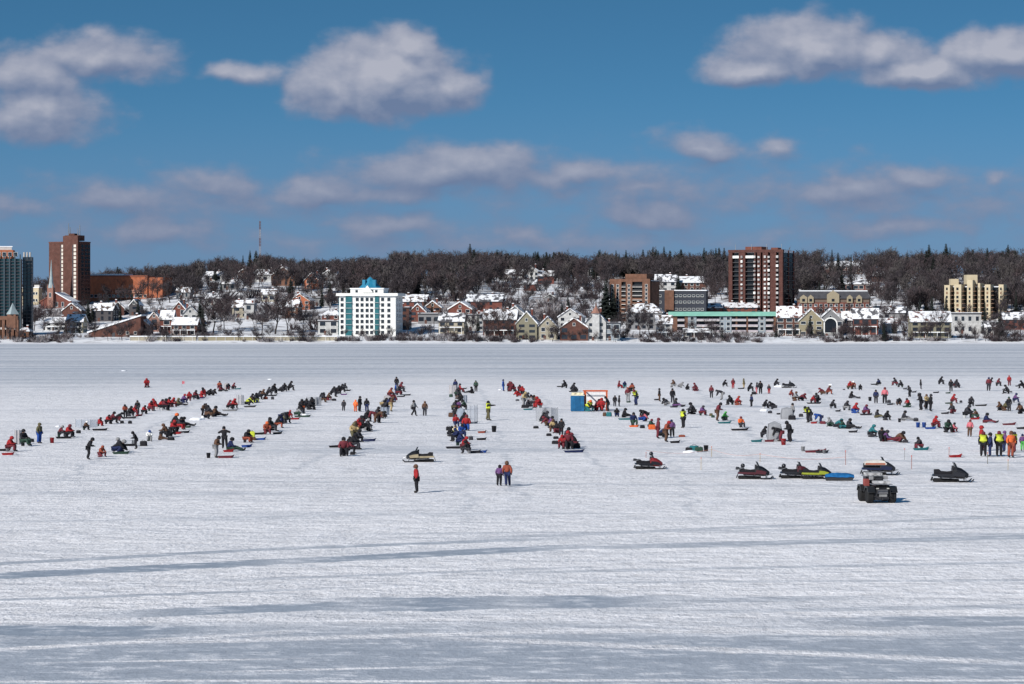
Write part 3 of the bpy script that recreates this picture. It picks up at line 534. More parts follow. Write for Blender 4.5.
for a in ((31,442,'blk',.5,.3),(78.5,433.3,'blk',.4,.3),(143.5,446,'blk',.6,.45),(171,440.3,'blk',.6,.3),(122,423.5,'blk',.4,.3),(130,423.7,'blk',.4,.3),(251,437,'yel',.75,.55),(253,440.2,'brn',.5,.3),(272.5,399.5,'dk',.4,.4),(265.5,399.3,'rst',.6,.35),
          (314,409.5,'blk',.35,.35),(334,400.8,'blk',.6,.3),(357,449.5,'blk',.55,.3),(352.5,454.8,'blk',.4,.25),(385,417,'blk',.5,.35),(396,400.3,'mar',.35,.4),(451,397,'dgr',.5,.4),(452,417,'brn',.8,.5),(448.5,430.5,'blk',.5,.4),(471,440,'dk',.4,.35),
          (525,408,'blk',.9,.4),(517.5,400.8,'dk',.5,.2),(536,428.5,'blk',.55,.25),(549,436,'blk',.5,.25),(556,439,'blk',.5,.25),(555.5,444,'blk',.65,.3),(575.5,448.2,'blk',.8,.45),(604.5,416.3,'brn',.4,.45),(609,416.5,'tea',.6,.5),(642.5,428.3,'blk',.5,.3),
          (652,429.5,'org',.7,.5),(682,437,'rst',.6,.2),(682,407,'dk',.3,.3),(711,416,'olv',.4,.3),(713,417.5,'dgr',.4,.25),(689,451.5,'blk',.6,.35),(694,451.5,'tea',.8,.5),(699,451.7,'dgr',.7,.4),(754,394.5,'blk',.7,.4),(770,413.3,'dk',.5,.3),(792,419.8,'blk',.8,.5),(801,416.8,'dk',.5,.35),
          (823,424,'mar',.6,.3),(844,390,'dk',.4,.15),(859,398.5,'dk',.4,.2),(889,403,'dk',.5,.4),(893,404.5,'gry',.4,.2),(916,421.3,'dk',.5,.35),(905.5,442.7,'dk',.5,.25),(925,407,'brn',.3,.3),(961,402.7,'dk',.35,.3),(919.5,396.5,'dk',.5,.5),(1011,392.5,'dk',.3,.2),(784,413.5,'blk',.5,.25),(1005.5,393.3,'dk',.3,.2)):
    bag(*a)
for px,py,c,s in ((52,443,'red',1.3),(208.5,458,'blk',1.1),(494,432,'blk',1.6),(706,451.3,'blk',1.35),(870,401,'blk',1.5),(899.5,422.2,'blk',1.1),(257,402.8,'blu',1.0),(783.5,445,'red',1.5),(924,427.5,'blu',1.4),(918,427.5,'blu',1.4),(824,453.5,'gry',.8),(803,451.3,'gry',1.1)):
    b=bucket(ice(px,py),c,s); thing(b,px,py,f'{COLS[c][1]} bucket standing','bucket','loose buckets on the ice')
# ---------------------------------------------------------------- windbreaks, tents, shelters
def cloth_sheet(name, col, alpha):
    if name in MATS: return MATS[name]
    m=bpy.data.materials.new(name); m.use_nodes=True; t=m.node_tree; N_=t.nodes; L_=t.links; out=N_['Material Output']; N_.remove(N_['Principled BSDF'])
    tc=N_.new('ShaderNodeTexCoord'); no=N_.new('ShaderNodeTexNoise'); no.inputs['Scale'].default_value=3; no.inputs['Detail'].default_value=4; L_.new(tc.outputs['Object'],no.inputs['Vector'])
    mr=N_.new('ShaderNodeMapRange'); mr.inputs[3].default_value=.8; mr.inputs[4].default_value=1.15; L_.new(no.outputs['Fac'],mr.inputs[0])
    vm=N_.new('ShaderNodeVectorMath'); vm.operation='SCALE'; vm.inputs[0].default_value=col; L_.new(mr.outputs[0],vm.inputs['Scale'])
    df=N_.new('ShaderNodeBsdfDiffuse'); tl=N_.new('ShaderNodeBsdfTranslucent'); tp=N_.new('ShaderNodeBsdfTransparent'); L_.new(vm.outputs[0],df.inputs[0]); L_.new(vm.outputs[0],tl.inputs[0])
    a=N_.new('ShaderNodeMixShader'); a.inputs[0].default_value=.3; L_.new(df.outputs[0],a.inputs[1]); L_.new(tl.outputs[0],a.inputs[2])
    b=N_.new('ShaderNodeMixShader'); b.inputs[0].default_value=alpha; L_.new(tp.outputs[0],b.inputs[1]); L_.new(a.outputs[0],b.inputs[2]); L_.new(b.outputs[0],out.inputs[0])
    MATS[name]=m; return m
def windbreak(px0,px1,py0,py1,col,alpha,say,name='windbreak'):
    g=ice((px0+px1)/2,py1); w=(px1-px0)*g.y/FPX; h=(py1-py0)*g.y/FPX
    r=empty(name,g); m=cloth_sheet('sheet_%s_%d'%(say.split()[0],alpha*100),col,alpha)
    pts=[(-w/2,.35),(-w*.2,-.05),(w*.2,.0),(w/2,.4)]
    for i in range(3):
        (x0,y0),(x1,y1)=pts[i],pts[i+1]; mb=MB(); n=5; vs=[];fs=[]
        for side in (0,.012):
            for k in range(n+1):
                t=k/n; sag=.05*math.sin(t*PI)
                for z in (0.03,h*.5,h*(1-.03*math.sin(t*PI))): vs.append((x0+(x1-x0)*t,y0+(y1-y0)*t+sag+side,z))
        for sd_ in (0,1):
            o_=sd_*(n+1)*3
            for k in range(n):
                for q in (0,1):
                    f=(o_+k*3+q,o_+(k+1)*3+q,o_+(k+1)*3+q+1,o_+k*3+q+1); fs.append(f if sd_==0 else f[::-1])
        mb.add(vs,fs); part(mb,'panel',m,r,True)
    for x,y in pts:
        part(MB().tube([(x,y,0),(x,y,h*1.03)],.018,6),'pole',STEEL,r)
    thing(r,(px0+px1)/2,py1,say,'windbreak','cloth windbreaks among the anglers'); return r
GREYC=(.42,.43,.46); PALE=(.55,.52,.53); BLUISH=(.40,.45,.53)
windbreak(14,21.5,430,444.5,PALE,.7,'pale cloth windbreak');windbreak(75,97,419.5,427.5,BLUISH,.35,'bluish sheer windbreak');windbreak(236,243.5,395,405,PALE,.4,'pinkish sheer windbreak');windbreak(306,321,397,406,GREYC,.55,'grey cloth windbreak')
windbreak(449,459,385,394,PALE,.6,'pale cloth windbreak');windbreak(467,477.5,405,424,BLUISH,.2,'bluish sheer windbreak');windbreak(536,558,407.5,421.5,GREYC,.42,'grey sheer windbreak');windbreak(381,389,407,415,BLUISH,.6,'bluish cloth windbreak')
windbreak(463,467,395,402.5,BLUISH,.6,'bluish small windbreak'); windbreak(131.2,131.2+4,440,446,GREYC,.8,'grey small windbreak')
def tent(px0,px1,py0,py1,col,alpha,say):
    """pop-up cabin: four bowed walls, roof, hub poles"""
    g=ice((px0+px1)/2,py1); w=(px1-px0)*g.y/FPX; h=(py1-py0)*g.y/FPX; r=empty('fishing_tent',g,R(random.uniform(-12,12))); m=cloth_sheet('sheet_%s_%d'%(say.split()[0],alpha*100),col,alpha); k=w/2
    for i in range(4):
        a=Matrix.Rotation(i*PI/2,4,'Z'); mb=MB(); mb.M=a@Matrix.Translation((0,-k,0)); n=6; vs=[];fs=[]
        for j in range(n+1):
            for q in range(n+1):
                u=-k+2*k*q/n; z=h*.86*j/n; bow=.13*math.cos(u/k*PI/2)*math.sin(z/(h*.86)*PI); tp=1-.14*j/n
                vs.append((u*tp,-bow+k*.14*j/n,z))
        for j in range(n):
            for q in range(n):
                b_=j*(n+1)+q; fs.append((b_,b_+1,b_+n+2,b_+n+1))
        mb.add(vs,fs); part(mb,'wall_panel',m,r,True)
    kk=k*.86; mb=MB().add([(-kk,-kk,h*.86),(kk,-kk,h*.86),(kk,kk,h*.86),(-kk,kk,h*.86),(0,0,h)],[(0,1,4),(1,2,4),(2,3,4),(3,0,4)]); part(mb,'roof_panel',m,r)
    for sx,sy in ((1,1),(-1,1),(1,-1),(-1,-1)): part(MB().tube([(sx*k,sy*k,0),(sx*k*.93,sy*k*.93,h*.45),(sx*kk,sy*kk,h*.86)],.015,5),'pole',DARKM,r)
    thing(r,(px0+px1)/2,py1,say,'tent','pop-up fishing tents'); return r
tent(767.5,781.5,421,441,GREYC,.85,'grey pop-up fishing tent');tent(781,793,407,419,GREYC,.85,'grey low fishing tent');tent(457,464.5,407.5,419.5,BLUISH,.9,'blue-grey pop-up fishing tent');tent(384,390.5,395,402.5,PALE,.9,'pale dome fishing tent');tent(224.5,229.5,382.5,389.7,PALE,.8,'cream small fishing tent')
# heaped snow and slush beside the holes
def snow_heap(px,py,w,h):
    g=ice(px,py); bm=bmesh.new(); bmesh.ops.create_icosphere(bm,subdivisions=3,radius=1)
    for v in bm.verts:
        n=mnoise.noise(v.co*1.7+Vector((px,0,0)))*.45; v.co*=1+n; v.co=Vector((v.co.x*w*.42,v.co.y*w*.4,max(-.05,v.co.z*h*.6)))
    me=bpy.data.meshes.new('snow_heap'); bm.to_mesh(me); bm.free(); me.materials.append(SNOW); me.polygons.foreach_set('use_smooth',[True]*len(me.polygons))
    o=link('snow_heap',me); o.location=g; thing(o,px,py,'white heap of drilled snow','snow heap','heaps of snow beside the holes')
for a in ((197,420,1.7,.55),(204,418,.8,.4),(765,411,1.6,.4),(781,387,2.4,.5),(831,385,1.0,.25),(690,452.5,1.5,.3),(305,415.5,.8,.4),(500,390,.6,.2),(58,427,.6,.25),(270,379.5,1.1,.2),(124,371,1.5,.25)): snow_heap(*a)

# blue cabin and orange-framed open shelter
g=ice(577.5,411.5); k=g.y/FPX
r=empty('fishing_hut',g); w,h=13.2*k,16.3*k
BLUEP=mat('blue_panel',(.010,.105,.24),.6,.3,2.5)
p_=MB(); p_.box(-w/2,w/2,0,1.5,.04,h); part(p_,'hut_body',BLUEP,r)
part(MB().box(-w/2+.1,w/2-.1,.05,1.45,h,h+.30),'load_on_roof',mat('roof_load',(.62,.55,.38),.9,.5,4),r)
part(MB().prism([(-w/2-.06,h-.06),(w/2+.06,h-.06),(w/2+.06,h+.04),(-w/2-.06,h+.04)],-.06,1.56),'roof',mat('pale_roof',(.6,.58,.5),.7),r)
part(MB().box(-.32,.34,-.03,-.002,.2,h-.3),'door',mat('blue_door',(.008,.085,.20),.5),r)
for x in (-w*.42,w*.42): part(MB().box(x-.05,x+.05,-.06,1.6,-.0,.06),'runner',DARKM,r)
tag(r,'blue cabin hut with pale load on its roof, beside an orange frame','hut')
g=ice(596,411); r=empty('open_shelter',g); ORP=mat('orange_frame',(.50,.10,.035),.6,.2); W_=22*k; hh=19.5*k
for x,wd,yy_ in ((-W_/2,.30,0),(W_/2,.16,0),(-W_/2,.16,1.8),(W_/2,.14,1.8)):
    part(MB().box(x-wd/2,x+wd/2,yy_,yy_+.12,0,hh),'post',ORP,r)
part(MB().box(-W_/2-.2,W_/2+.12,-.03,.13,hh,hh+.16),'beam',ORP,r); part(MB().box(-W_/2-.2,W_/2+.12,1.79,1.93,hh,hh+.14),'beam',ORP,r)
for x in (-W_/2,W_/2): part(MB().box(x-.06,x+.06,.13,1.79,hh+.01,hh+.13),'rail',ORP,r)
part(MB().box(-W_/2+.15,W_/2-.1,1.95,1.98,.35,hh-.1),'back_sheet',mat('white_sheet',(.74,.74,.76),.9,.1),r)
part(MB().box(-W_/2+.3,W_/2-.25,1.90,1.94,hh-.62,hh-.45),'banner',mat('grey_banner',(.3,.32,.36),.9,.4,8),r)
tag(r,'open shelter with orange wooden frame and white back sheet beside blue hut','shelter')

# ---------------------------------------------------------------- snowmobiles
def snowmobile(px,py,flip,hood,side,length,say,seat='blk',rack=False,helmet=None,cover=None,tall=1.14):
    g=ice(px,py); r=empty('snowmobile',g,R(random.uniform(-6,6))+(PI if flip else 0)); s=length/3.3
    hm=mat('paint_'+COLS[hood][1],[v*.7 for v in COLS[hood][0]],.35,.15,2,spec=.5); sm=mat('paint_'+COLS[side][1],[v*.55 for v in COLS[side][0]],.35,.15,2,spec=.5)
    def X(pts): return [(x*s,z*s*tall) for x,z in pts]
    part(MB().prism(X([(-1.45,.08),(-1.35,.0),(.30,.0),(.52,.10),(.50,.20),(-1.30,.26),(-1.45,.20)]),-.20,.20),'track',RUBBER,r)
    part(MB().prism(X([(-1.5,.40),(.30,.34),(.30,.52),(-1.42,.54)]),-.30,.30),'tunnel',sm,r)
    part(MB().prism(X([(-1.35,.50),(.05,.50),(.0,.74),(-.35,.70),(-.85,.74),(-1.0,.86),(-1.36,.84)]),-.19,.19),'seat',cloth(seat),r)
    c=MB(); secs=[(-.02,.34,.30,.94),(.30,.44,.22,1.04),(.66,.44,.20,.95),(.98,.38,.22,.76),(1.22,.24,.30,.58)]; n=8; vs=[];fs=[]
    for x,hw,z0,z1 in secs:
        for q in range(n):
            t=2*PI*q/n+PI/8; cx_=math.cos(t); sz=math.sin(t)
            vs.append((x*s,hw*s*math.copysign(abs(cx_)**.6,cx_),((z0+z1)/2+(z1-z0)/2*math.copysign(abs(sz)**.7,sz))*s*tall))
    for i in range(len(secs)-1):
        for q in range(n): fs.append((i*n+q,i*n+(q+1)%n,(i+1)*n+(q+1)%n,(i+1)*n+q))
    fs.append(tuple(range(n-1,-1,-1))); fs.append(tuple(range((len(secs)-1)*n,len(secs)*n))); c.add(vs,fs); ho=part(c,'hood',hm,r,False)
    part(MB().box(1.16*s,1.25*s,-.15*s,.15*s,.46*s*tall,.54*s*tall),'headlight',mat('lamp_lens',(.45,.45,.42),.15),ho)
    for sg in (-1,1):
        part(MB().prism(X([(.02,.42),(.86,.36),(.95,.56),(.55,.66),(.08,.70)]),sg*.452*s-.012,sg*.452*s+.012),'side_panel',sm,ho)
        for q in (-1.15,-.75,-.35,.05): part(MB().prism(X([(q+.11*math.cos(t*PI/5),.13+.09*math.sin(t*PI/5)) for t in range(10)]),sg*.215-.012,sg*.215+.012),'bogie_wheel',RUBBER,r)
    for q in (-.95,-.2): part(MB().prism(X([(q,.2),(q+.1,.2),(q+.32,.40),(q+.22,.40)]),-.16,.16),'suspension_arm',STEEL,r)
    part(MB().prism(X([(.28,.88),(.44,.86),(.20,1.30),(.06,1.32)]),-.30*s,.30*s),'windshield',GLASSD,r); part(MB().prism(X([(-.02,.86),(.26,.86),(.12,1.10),(-.02,1.08)]),-.12*s,.12*s),'dash',DARKM,r)
    part(MB().tube([(.02*s,-.38*s,1.0*s),(.10*s,-.14*s,1.04*s),(.10*s,.14*s,1.04*s),(.02*s,.38*s,1.0*s)],.028,6),'handlebar',DARKM,r)
    for sg in (-1,1):
        k_=part(MB().prism(X([(.45,.0),(1.36,.0),(1.54,.12),(1.60,.22),(1.56,.23),(1.34,.05),(.45,.05)]),sg*.52*s-.07,sg*.52*s+.07),'ski',DARKM,r)
        part(MB().tube([(.95*s,sg*.30*s,.40*s),(1.0*s,sg*.52*s,.10*s)],.04,6),'strut',STEEL,k_)
        part(MB().prism(X([(-1.0,.30),(.2,.26),(.2,.31),(-1.0,.35)]),sg*.38*s-.09,sg*.38*s+.09),'running_board',DARKM,r)
    part(MB().tube([(1.2*s,-.30*s,.40*s),(1.48*s,-.2*s,.44*s),(1.48*s,.2*s,.44*s),(1.2*s,.30*s,.40*s)],.022,6),'bumper',STEEL,r)
    part(MB().prism(X([(-1.62,.10),(-1.5,.36),(-1.46,.34),(-1.58,.08)]),-.24,.24),'snow_flap',RUBBER,r)
    if rack:
        m_=MB(); m_.tube([(-1.55*s,-.25,.80*s),(-1.02*s,-.25,.98*s)],.02,5); part(m_,'rack_bar',STEEL,r); m_=MB(); m_.tube([(-1.55*s,.25,.80*s),(-1.02*s,.25,.98*s)],.02,5); part(m_,'rack_bar',STEEL,r)
        part(MB().prism(X([(-1.66,.72),(-1.36,.72),(-1.36,.90),(-1.62,.92)]),-.24,.24),'cargo_box',DARKM,r)
    if cover:
        part(MB().prism(X([(-1.3,.74),(.45,.74),(.52,.82),(.30,1.04),(-.2,1.10),(-1.0,1.06),(-1.3,.92)]),-.40,.40),'cover',mat('cover_white',(.55,.53,.50),.8,.1),r)
        part(MB().prism(X([(-1.26,.76),(.40,.76),(.38,.88),(-1.22,.88)]),-.412,.412),'stripe',mat('cover_orange',(.33,.10,.05),.8,.2),r)
    tag(r,say,'snowmobile','snowmobiles parked near the anglers')
    if helmet:
        q=r.matrix_basis @ V3(helmet[0]*s,0,helmet[1]*s*tall); hb=MB(); hb.lathe([(.06,-.13),(.125,-.10),(.15,0),(.14,.08),(.09,.14),(.03,.16)],n=12)
        o=part(hb,'helmet',mat('helmet_shell',(.015,.015,.02),.25,.1,spec=.5),None,True); o.location=q
        v=MB(); v.lathe([(.146,-.05),(.157,0),(.152,.03)],n=10,squash=(1,.8)); part(v,'visor',GLASS,o,True)
        tag(o,f'black helmet left on the {helmet[2]} snowmobile','helmet','helmets left on snowmobiles')
    return r
snowmobile(419,462,True,'blk','crm',2.7,'cream and black snowmobile alone on the snow behind the lone red-coated figure',rack=False,tall=1.1)
snowmobile(650,469,False,'red','blk',2.5,'red-hooded snowmobile standing alone in front of the angler rows',rack=True,helmet=(.12,1.32,'red-hooded'))
snowmobile(755,479,False,'blk','mar',2.7,'black snowmobile with maroon flank and round helmet on its seat',rack=True,helmet=(-1.05,1.0,'maroon-flanked'))
snowmobile(797,478.3,False,'mar','dk',2.6,'charcoal and maroon snowmobile between black and yellow snowmobiles',rack=True,helmet=(-1.2,.98,'charcoal and maroon'))
snowmobile(818,479,False,'blk','yel',2.5,'black snowmobile with bright yellow flank beside blue covered sled')
snowmobile(880,475,False,'dk','nvy',2.9,'navy snowmobile under white and orange cover behind the quad bike',cover=True)
snowmobile(952,482,False,'blk','dk',3.0,'black snowmobile with charcoal flank, apart near the marker poles')
snowmobile(789,387.8,False,'blk','blk',2.6,'small far black snowmobile behind the farthest anglers')
# blue covered tub
g=ice(839.5,480.5); r=empty('covered_tub',g,R(-3))
part(MB().prism([(-.95,.02),(.85,.02),(.98,.20),(.98,.26),(-1.0,.26),(-1.0,.12)],-.36,.36),'tub',DARKM,r)
vs=[];fs=[]; n=12
for i in range(n+1):
    x=-1.0+2.0*i/n
    for j in range(7):
        y=-.42+.84*j/6; z=.20+.34*math.cos(y/.42*PI/2*.92)*(1-.35*abs(x)**3)+.06*mnoise.noise(Vector((x*3,y*4,2))); vs.append((x,y,z))
for i in range(n):
    for j in range(6): a=i*7+j; fs.append((a,a+7,a+8,a+1))
part(MB().add(vs,fs),'tarp',mat('blue_tarp',(.012,.115,.31),.6,.3,3,bump=.1),r,True)
tag(r,'low tub sled under a bright blue tarpaulin beside yellow snowmobile','sled')
# quad bike, seen from its front corner
g=ice(877,502); r=empty('quad_bike',g,R(-83)); QP=mat('quad_plastic',(.012,.013,.015),.4,.2,spec=.4); Q=1.3
def qb(*a): return [v*Q for v in a]
for x,wr,hw in ((.66,.31,.17),(-.66,.31,.18)):
    for sg in (-1,1):
        wh=MB(); wh.M=Matrix.Translation((x*Q,sg*.58*Q,wr*Q))@Matrix.Rotation(PI/2,4,'X'); wh.lathe([(.17*Q,-hw*Q*.9),(.27*Q,-hw*Q),(wr*Q,-hw*Q*.7),(wr*Q,hw*Q*.7),(.27*Q,hw*Q),(.17*Q,hw*Q*.9)],n=20)
        w_=part(wh,'wheel',RUBBER,r,False); rm=MB(); rm.M=wh.M; rm.lathe([(.02,-hw*Q*.85),(.16*Q,-hw*Q*.8),(.16*Q,hw*Q*.8),(.02,hw*Q*.85)],n=14); part(rm,'rim',STEEL,w_)
        part(MB().prism([(q[0]*Q,q[1]*Q) for q in [(x-.42,.50),(x-.38,.46),(x-.2,.66),(x+.2,.66),(x+.38,.46),(x+.42,.50),(x+.24,.74),(x-.24,.74)]],sg*.58*Q-.24,sg*.58*Q+.24),'fender',QP,r)
part(MB().box(*qb(-.7,.86,-.38,.38,.13,.66)),'chassis',DARKM,r)  # lower body, its dark box carried low to stand for shadow between the tyres
part(MB().prism([(q[0]*Q,q[1]*Q) for q in [(.30,.55),(1.0,.42),(1.04,.68),(.62,.82),(.30,.86)]],-.30*Q,.30*Q),'hood',QP,r)
part(MB().box(*qb(1.0,1.06,-.26,.26,.42,.60)),'grille',mat('grille_grey',(.12,.12,.13),.5),r)
for sg in (-1,1): part(MB().box(*qb(1.0,1.07,sg*.27-.06,sg*.27+.06,.63,.68)),'headlight',mat('lamp_lens',(.45,.45,.42),.15),r)
part(MB().prism([(q[0]*Q,q[1]*Q) for q in [(-.75,.66),(.25,.66),(.22,.84),(-.2,.80),(-.6,.90),(-.75,.94)]],-.2*Q,.2*Q),'seat',cloth('blk'),r)
part(MB().tube([qb(.20,-.42,1.10),qb(.32,-.2,1.06),qb(.32,.2,1.06),qb(.20,.42,1.10)],.03,6),'handlebar',DARKM,r)
for nm,x0,x1,z in (('front_rack',.42,1.06,.84),('rear_rack',-1.15,-.45,1.12)):
    for j in range(5):
        y=-.48+.24*j; part(MB().tube([qb(x0,y,z),qb(x1,y,z)],.016,5),nm+'_bar',STEEL,r)
    part(MB().tube([qb(x0,-.5,z-.01),qb(x1,-.5,z-.01),qb(x1,.5,z-.01),qb(x0,.5,z-.01)],.02,5),nm,STEEL,r)
    part(MB().box(*qb(x0+.06,x1-.05,-.40,.42,z+.02,z+.13)),'snow_load' if z<0 else nm+'_load',mat('pale_load',(.40,.40,.41),.9,.6,4),r)
part(MB().tube([qb(.9,-.40,.30),qb(1.14,-.36,.34),qb(1.16,-.34,.62),qb(1.16,.34,.62),qb(1.14,.36,.34),qb(.9,.40,.30)],.03,6),'bumper',DARKM,r)
part(MB().box(*qb(1.09,1.13,-.20,.20,.30,.40)),'number_plate',mat('plate_pale',(.2,.2,.2),.6,.2),r)
for sg in (-1,1): part(MB().box(*qb(-1.06,-1.02,sg*.3-.07,sg*.3+.07,.6,.7)),'tail_lamp',mat('red_lens',(.45,.02,.02),.3),r)
part(MB().box(*qb(-.55,-.15,-.58,-.36,.70,1.0)),'red_bag',mat('pannier_red',(.25,.06,.055),.8),r)
part(MB().box(*qb(.22,.36,-.16,.16,.84,1.06)),'dash',DARKM,r)
for sg in (-1,1): part(MB().box(*qb(.2,.32,sg*.38-.1,sg*.38+.1,1.0,1.14)),'hand_guard',mat('guard_grey',(.25,.25,.26),.6),r)
part(MB().box(*qb(-.95,-.45,-.46,.46,.66,1.10)),'rear_box',QP,r)
for sg in (-1,1): part(MB().tube([qb(.66,sg*.2,.42),qb(.66,sg*.5,.32)],.04,6),'axle',STEEL,r)
r.scale=(1.0,.93,1.08)
tag(r,'black quad bike with loaded racks in front of the covered snowmobile','quad bike')
# red flat hub shelter lying near the poles, marker flag, radio box on a stand
for px,py,top,c in ((701,470,457,'tan'),(711.5,457,446,'tan'),(845.5,465,450,'rst'),(904.5,460,448,'gry'),(911.5,469,455,'rst'),(949,458,447,'rst'),(987.5,464,452,'olv'),(646,458,452,'rst'),(760,462,453,'tan'),(1008,470,459,'tan')):
    p0=ice(px,py); h=(py-top)*p0.y/FPX; o=part(MB().tube([(0,0,0),(.01,0,h)],.022,6),'marker_pole',cloth(c)); o.location=p0
    part(MB().tube([(.005,0,h*.86),(.01,0,h*.97)],.027,6),'tape_band',mat('tape_red',(.6,.08,.04),.7),o)
    thing(o,px,py,f'thin {COLS[c][1]} marker pole standing','marker pole','marker poles on the ice')
for (a,b) in (((646,458),(711.5,457)),((711.5,457),(760,462)),((760,462),(845.5,465))):
    p0,p1=ice(*a),ice(*b); pts=[(p0.lerp(p1,t/6)+V3(0,0,.62-.28*math.sin(PI*t/6))) for t in range(7)]
    o=part(MB().tube(pts,.012,4),'boundary_rope',mat('rope_faded',(.55,.30,.25),.9)); thing(o,(a[0]+b[0])/2,(a[1]+b[1])/2,'thin faded rope strung between marker poles','rope','ropes between the marker poles')
p0=ice(182,387.5); o=part(MB().tube([(0,0,0),(0,0,1.1)],.02,6),'marker_flag',cloth('gry')); o.location=p0; part(MB().prism([(.02,.55),(.42,.62),(.42,1.0),(.02,1.05)],-.01,.01),'flag',cloth('pnk'),o)
tag(o,'small pink flag on a thin stake beyond the first angler row','flag')
# ---------------------------------------------------------------- buildings along the shore and up the hill
BR_TOW=brick('brick_brown',(.115,.044,.033),(.092,.037,.029)); BR_RED=brick('brick_red',(.185,.055,.040),(.15,.047,.036)); BR_DRK=brick('brick_dark_red',(.098,.034,.028),(.08,.029,.025)); BR_ORG=brick('brick_orange',(.46,.14,.065),(.40,.125,.06)); BR_TAN=brick('brick_tan',(.19,.090,.058),(.16,.08,.052))
CREAM=mat('cream_render',(.50,.425,.30),.9,.08,.3); WHITEW=mat('white_render',(.78,.78,.76),.85,.05,.3); TEALG=mat('teal_glass',(.02,.12,.14),.25,.35,.25,spec=.5); BLUER=mat('blue_roof',(.020,.18,.30),.5,.15,1); GREENR=mat('green_roof',(.24,.50,.41),.6,.12,.4)
GREYS=mat('grey_stone',(.30,.30,.31),.9,.15,.3); PALEC=mat('pale_concrete',(.52,.50,.48),.9,.12,.4); SLATE=mat('slate',(.06,.06,.07),.8,.2,.5); PINKS=mat('pink_stone',(.27,.14,.11),.9); COPPER=mat('grey_copper',(.28,.34,.36),.7,.15,.5)
WALLS={'red':BR_RED,'brown':BR_TOW,'orange':BR_ORG,'tan':BR_TAN,'cream':mat('cream_siding',(.31,.28,.22),.85,.12,.6),'white':mat('white_siding',(.42,.42,.42),.85,.25,.6),'grey':mat('grey_siding',(.19,.19,.20),.8,.1),'yellow':mat('yellow_siding',(.27,.235,.16),.8,.1),'olive':mat('olive_siding',(.20,.185,.135),.8,.1),'dark':mat('dark_siding',(.07,.065,.07),.8,.2),'blue':mat('blue_siding',(.26,.30,.34),.8,.1),'pink':mat('pink_siding',(.25,.14,.115),.8,.1)}
BUILDINGS=[]; LMK=[]
def patchy(name,seed,cover):
    m=bpy.data.materials.new(name); m.use_nodes=True; t=m.node_tree; N_=t.nodes; L_=t.links; b=N_['Principled BSDF']; b.inputs['Roughness'].default_value=.85
    ge=N_.new('ShaderNodeNewGeometry'); no=N_.new('ShaderNodeTexNoise'); no.inputs['Scale'].default_value=.42; no.inputs['Detail'].default_value=5; no.inputs['Roughness'].default_value=.6; L_.new(ge.outputs['Position'],no.inputs['Vector'])
    mr=N_.new('ShaderNodeMapRange'); mr.inputs[1].default_value=cover; mr.inputs[2].default_value=cover+.05; L_.new(no.outputs['Fac'],mr.inputs[0])
    mx=N_.new('ShaderNodeMix'); mx.data_type='RGBA'; mx.inputs['A'].default_value=(.77,.78,.82,1); mx.inputs['B'].default_value=seed; L_.new(mr.outputs[0],mx.inputs['Factor']); L_.new(mx.outputs['Result'],b.inputs['Base Color']); return m
ROOFS=[patchy('snowy_shingles_brown',(.09,.065,.055,1),.51),patchy('snowy_shingles_grey',(.08,.08,.09,1),.49),patchy('snowy_shingles_red',(.13,.06,.05,1),.53),patchy('snowy_shingles_pale',(.2,.19,.19,1),.56)]
WIN={}
def window_mesh(w,h,framed=True,glass=None):
    key=(round(w,2),round(h,2),framed,glass.name if glass else '')
    if key not in WIN:
        f=MB()
        if framed: f.box(-w/2-.10,w/2+.10,-.07,.0,-.10,h+.10,0)
        f.box(-w/2,w/2,-.085 if framed else -.05,-.005 if not framed else -.071,0,h,1)
        if framed: f.box(-w/2-.16,w/2+.16,-.16,-.072,-.16,-.10,0)
        WIN[key]=f.mesh('window',[FRAME,glass or GLASS])
    return WIN[key]
def windows(parent,y,xs,zs,w,h,framed=True,glass=None,rot=0.0,skip=0.0,x0=0,name='window'):
    """one window after another on the wall at y (rot 0) or on the flank at x=y (rot 90 degrees)"""
    me=window_mesh(w,h,framed,glass)
    for z in zs:
        for x in xs:
            if skip and random.random()<skip: continue
            o=link(name,me,parent); o.location=(x,y,z) if rot==0 else (y,x,z); o.rotation_euler.z=rot
def rect(px0,px1,top,base):
    g=slope((px0+px1)/2,base); k=g.y/FPX; return g,(px1-px0)*k,(base-top)*k,k
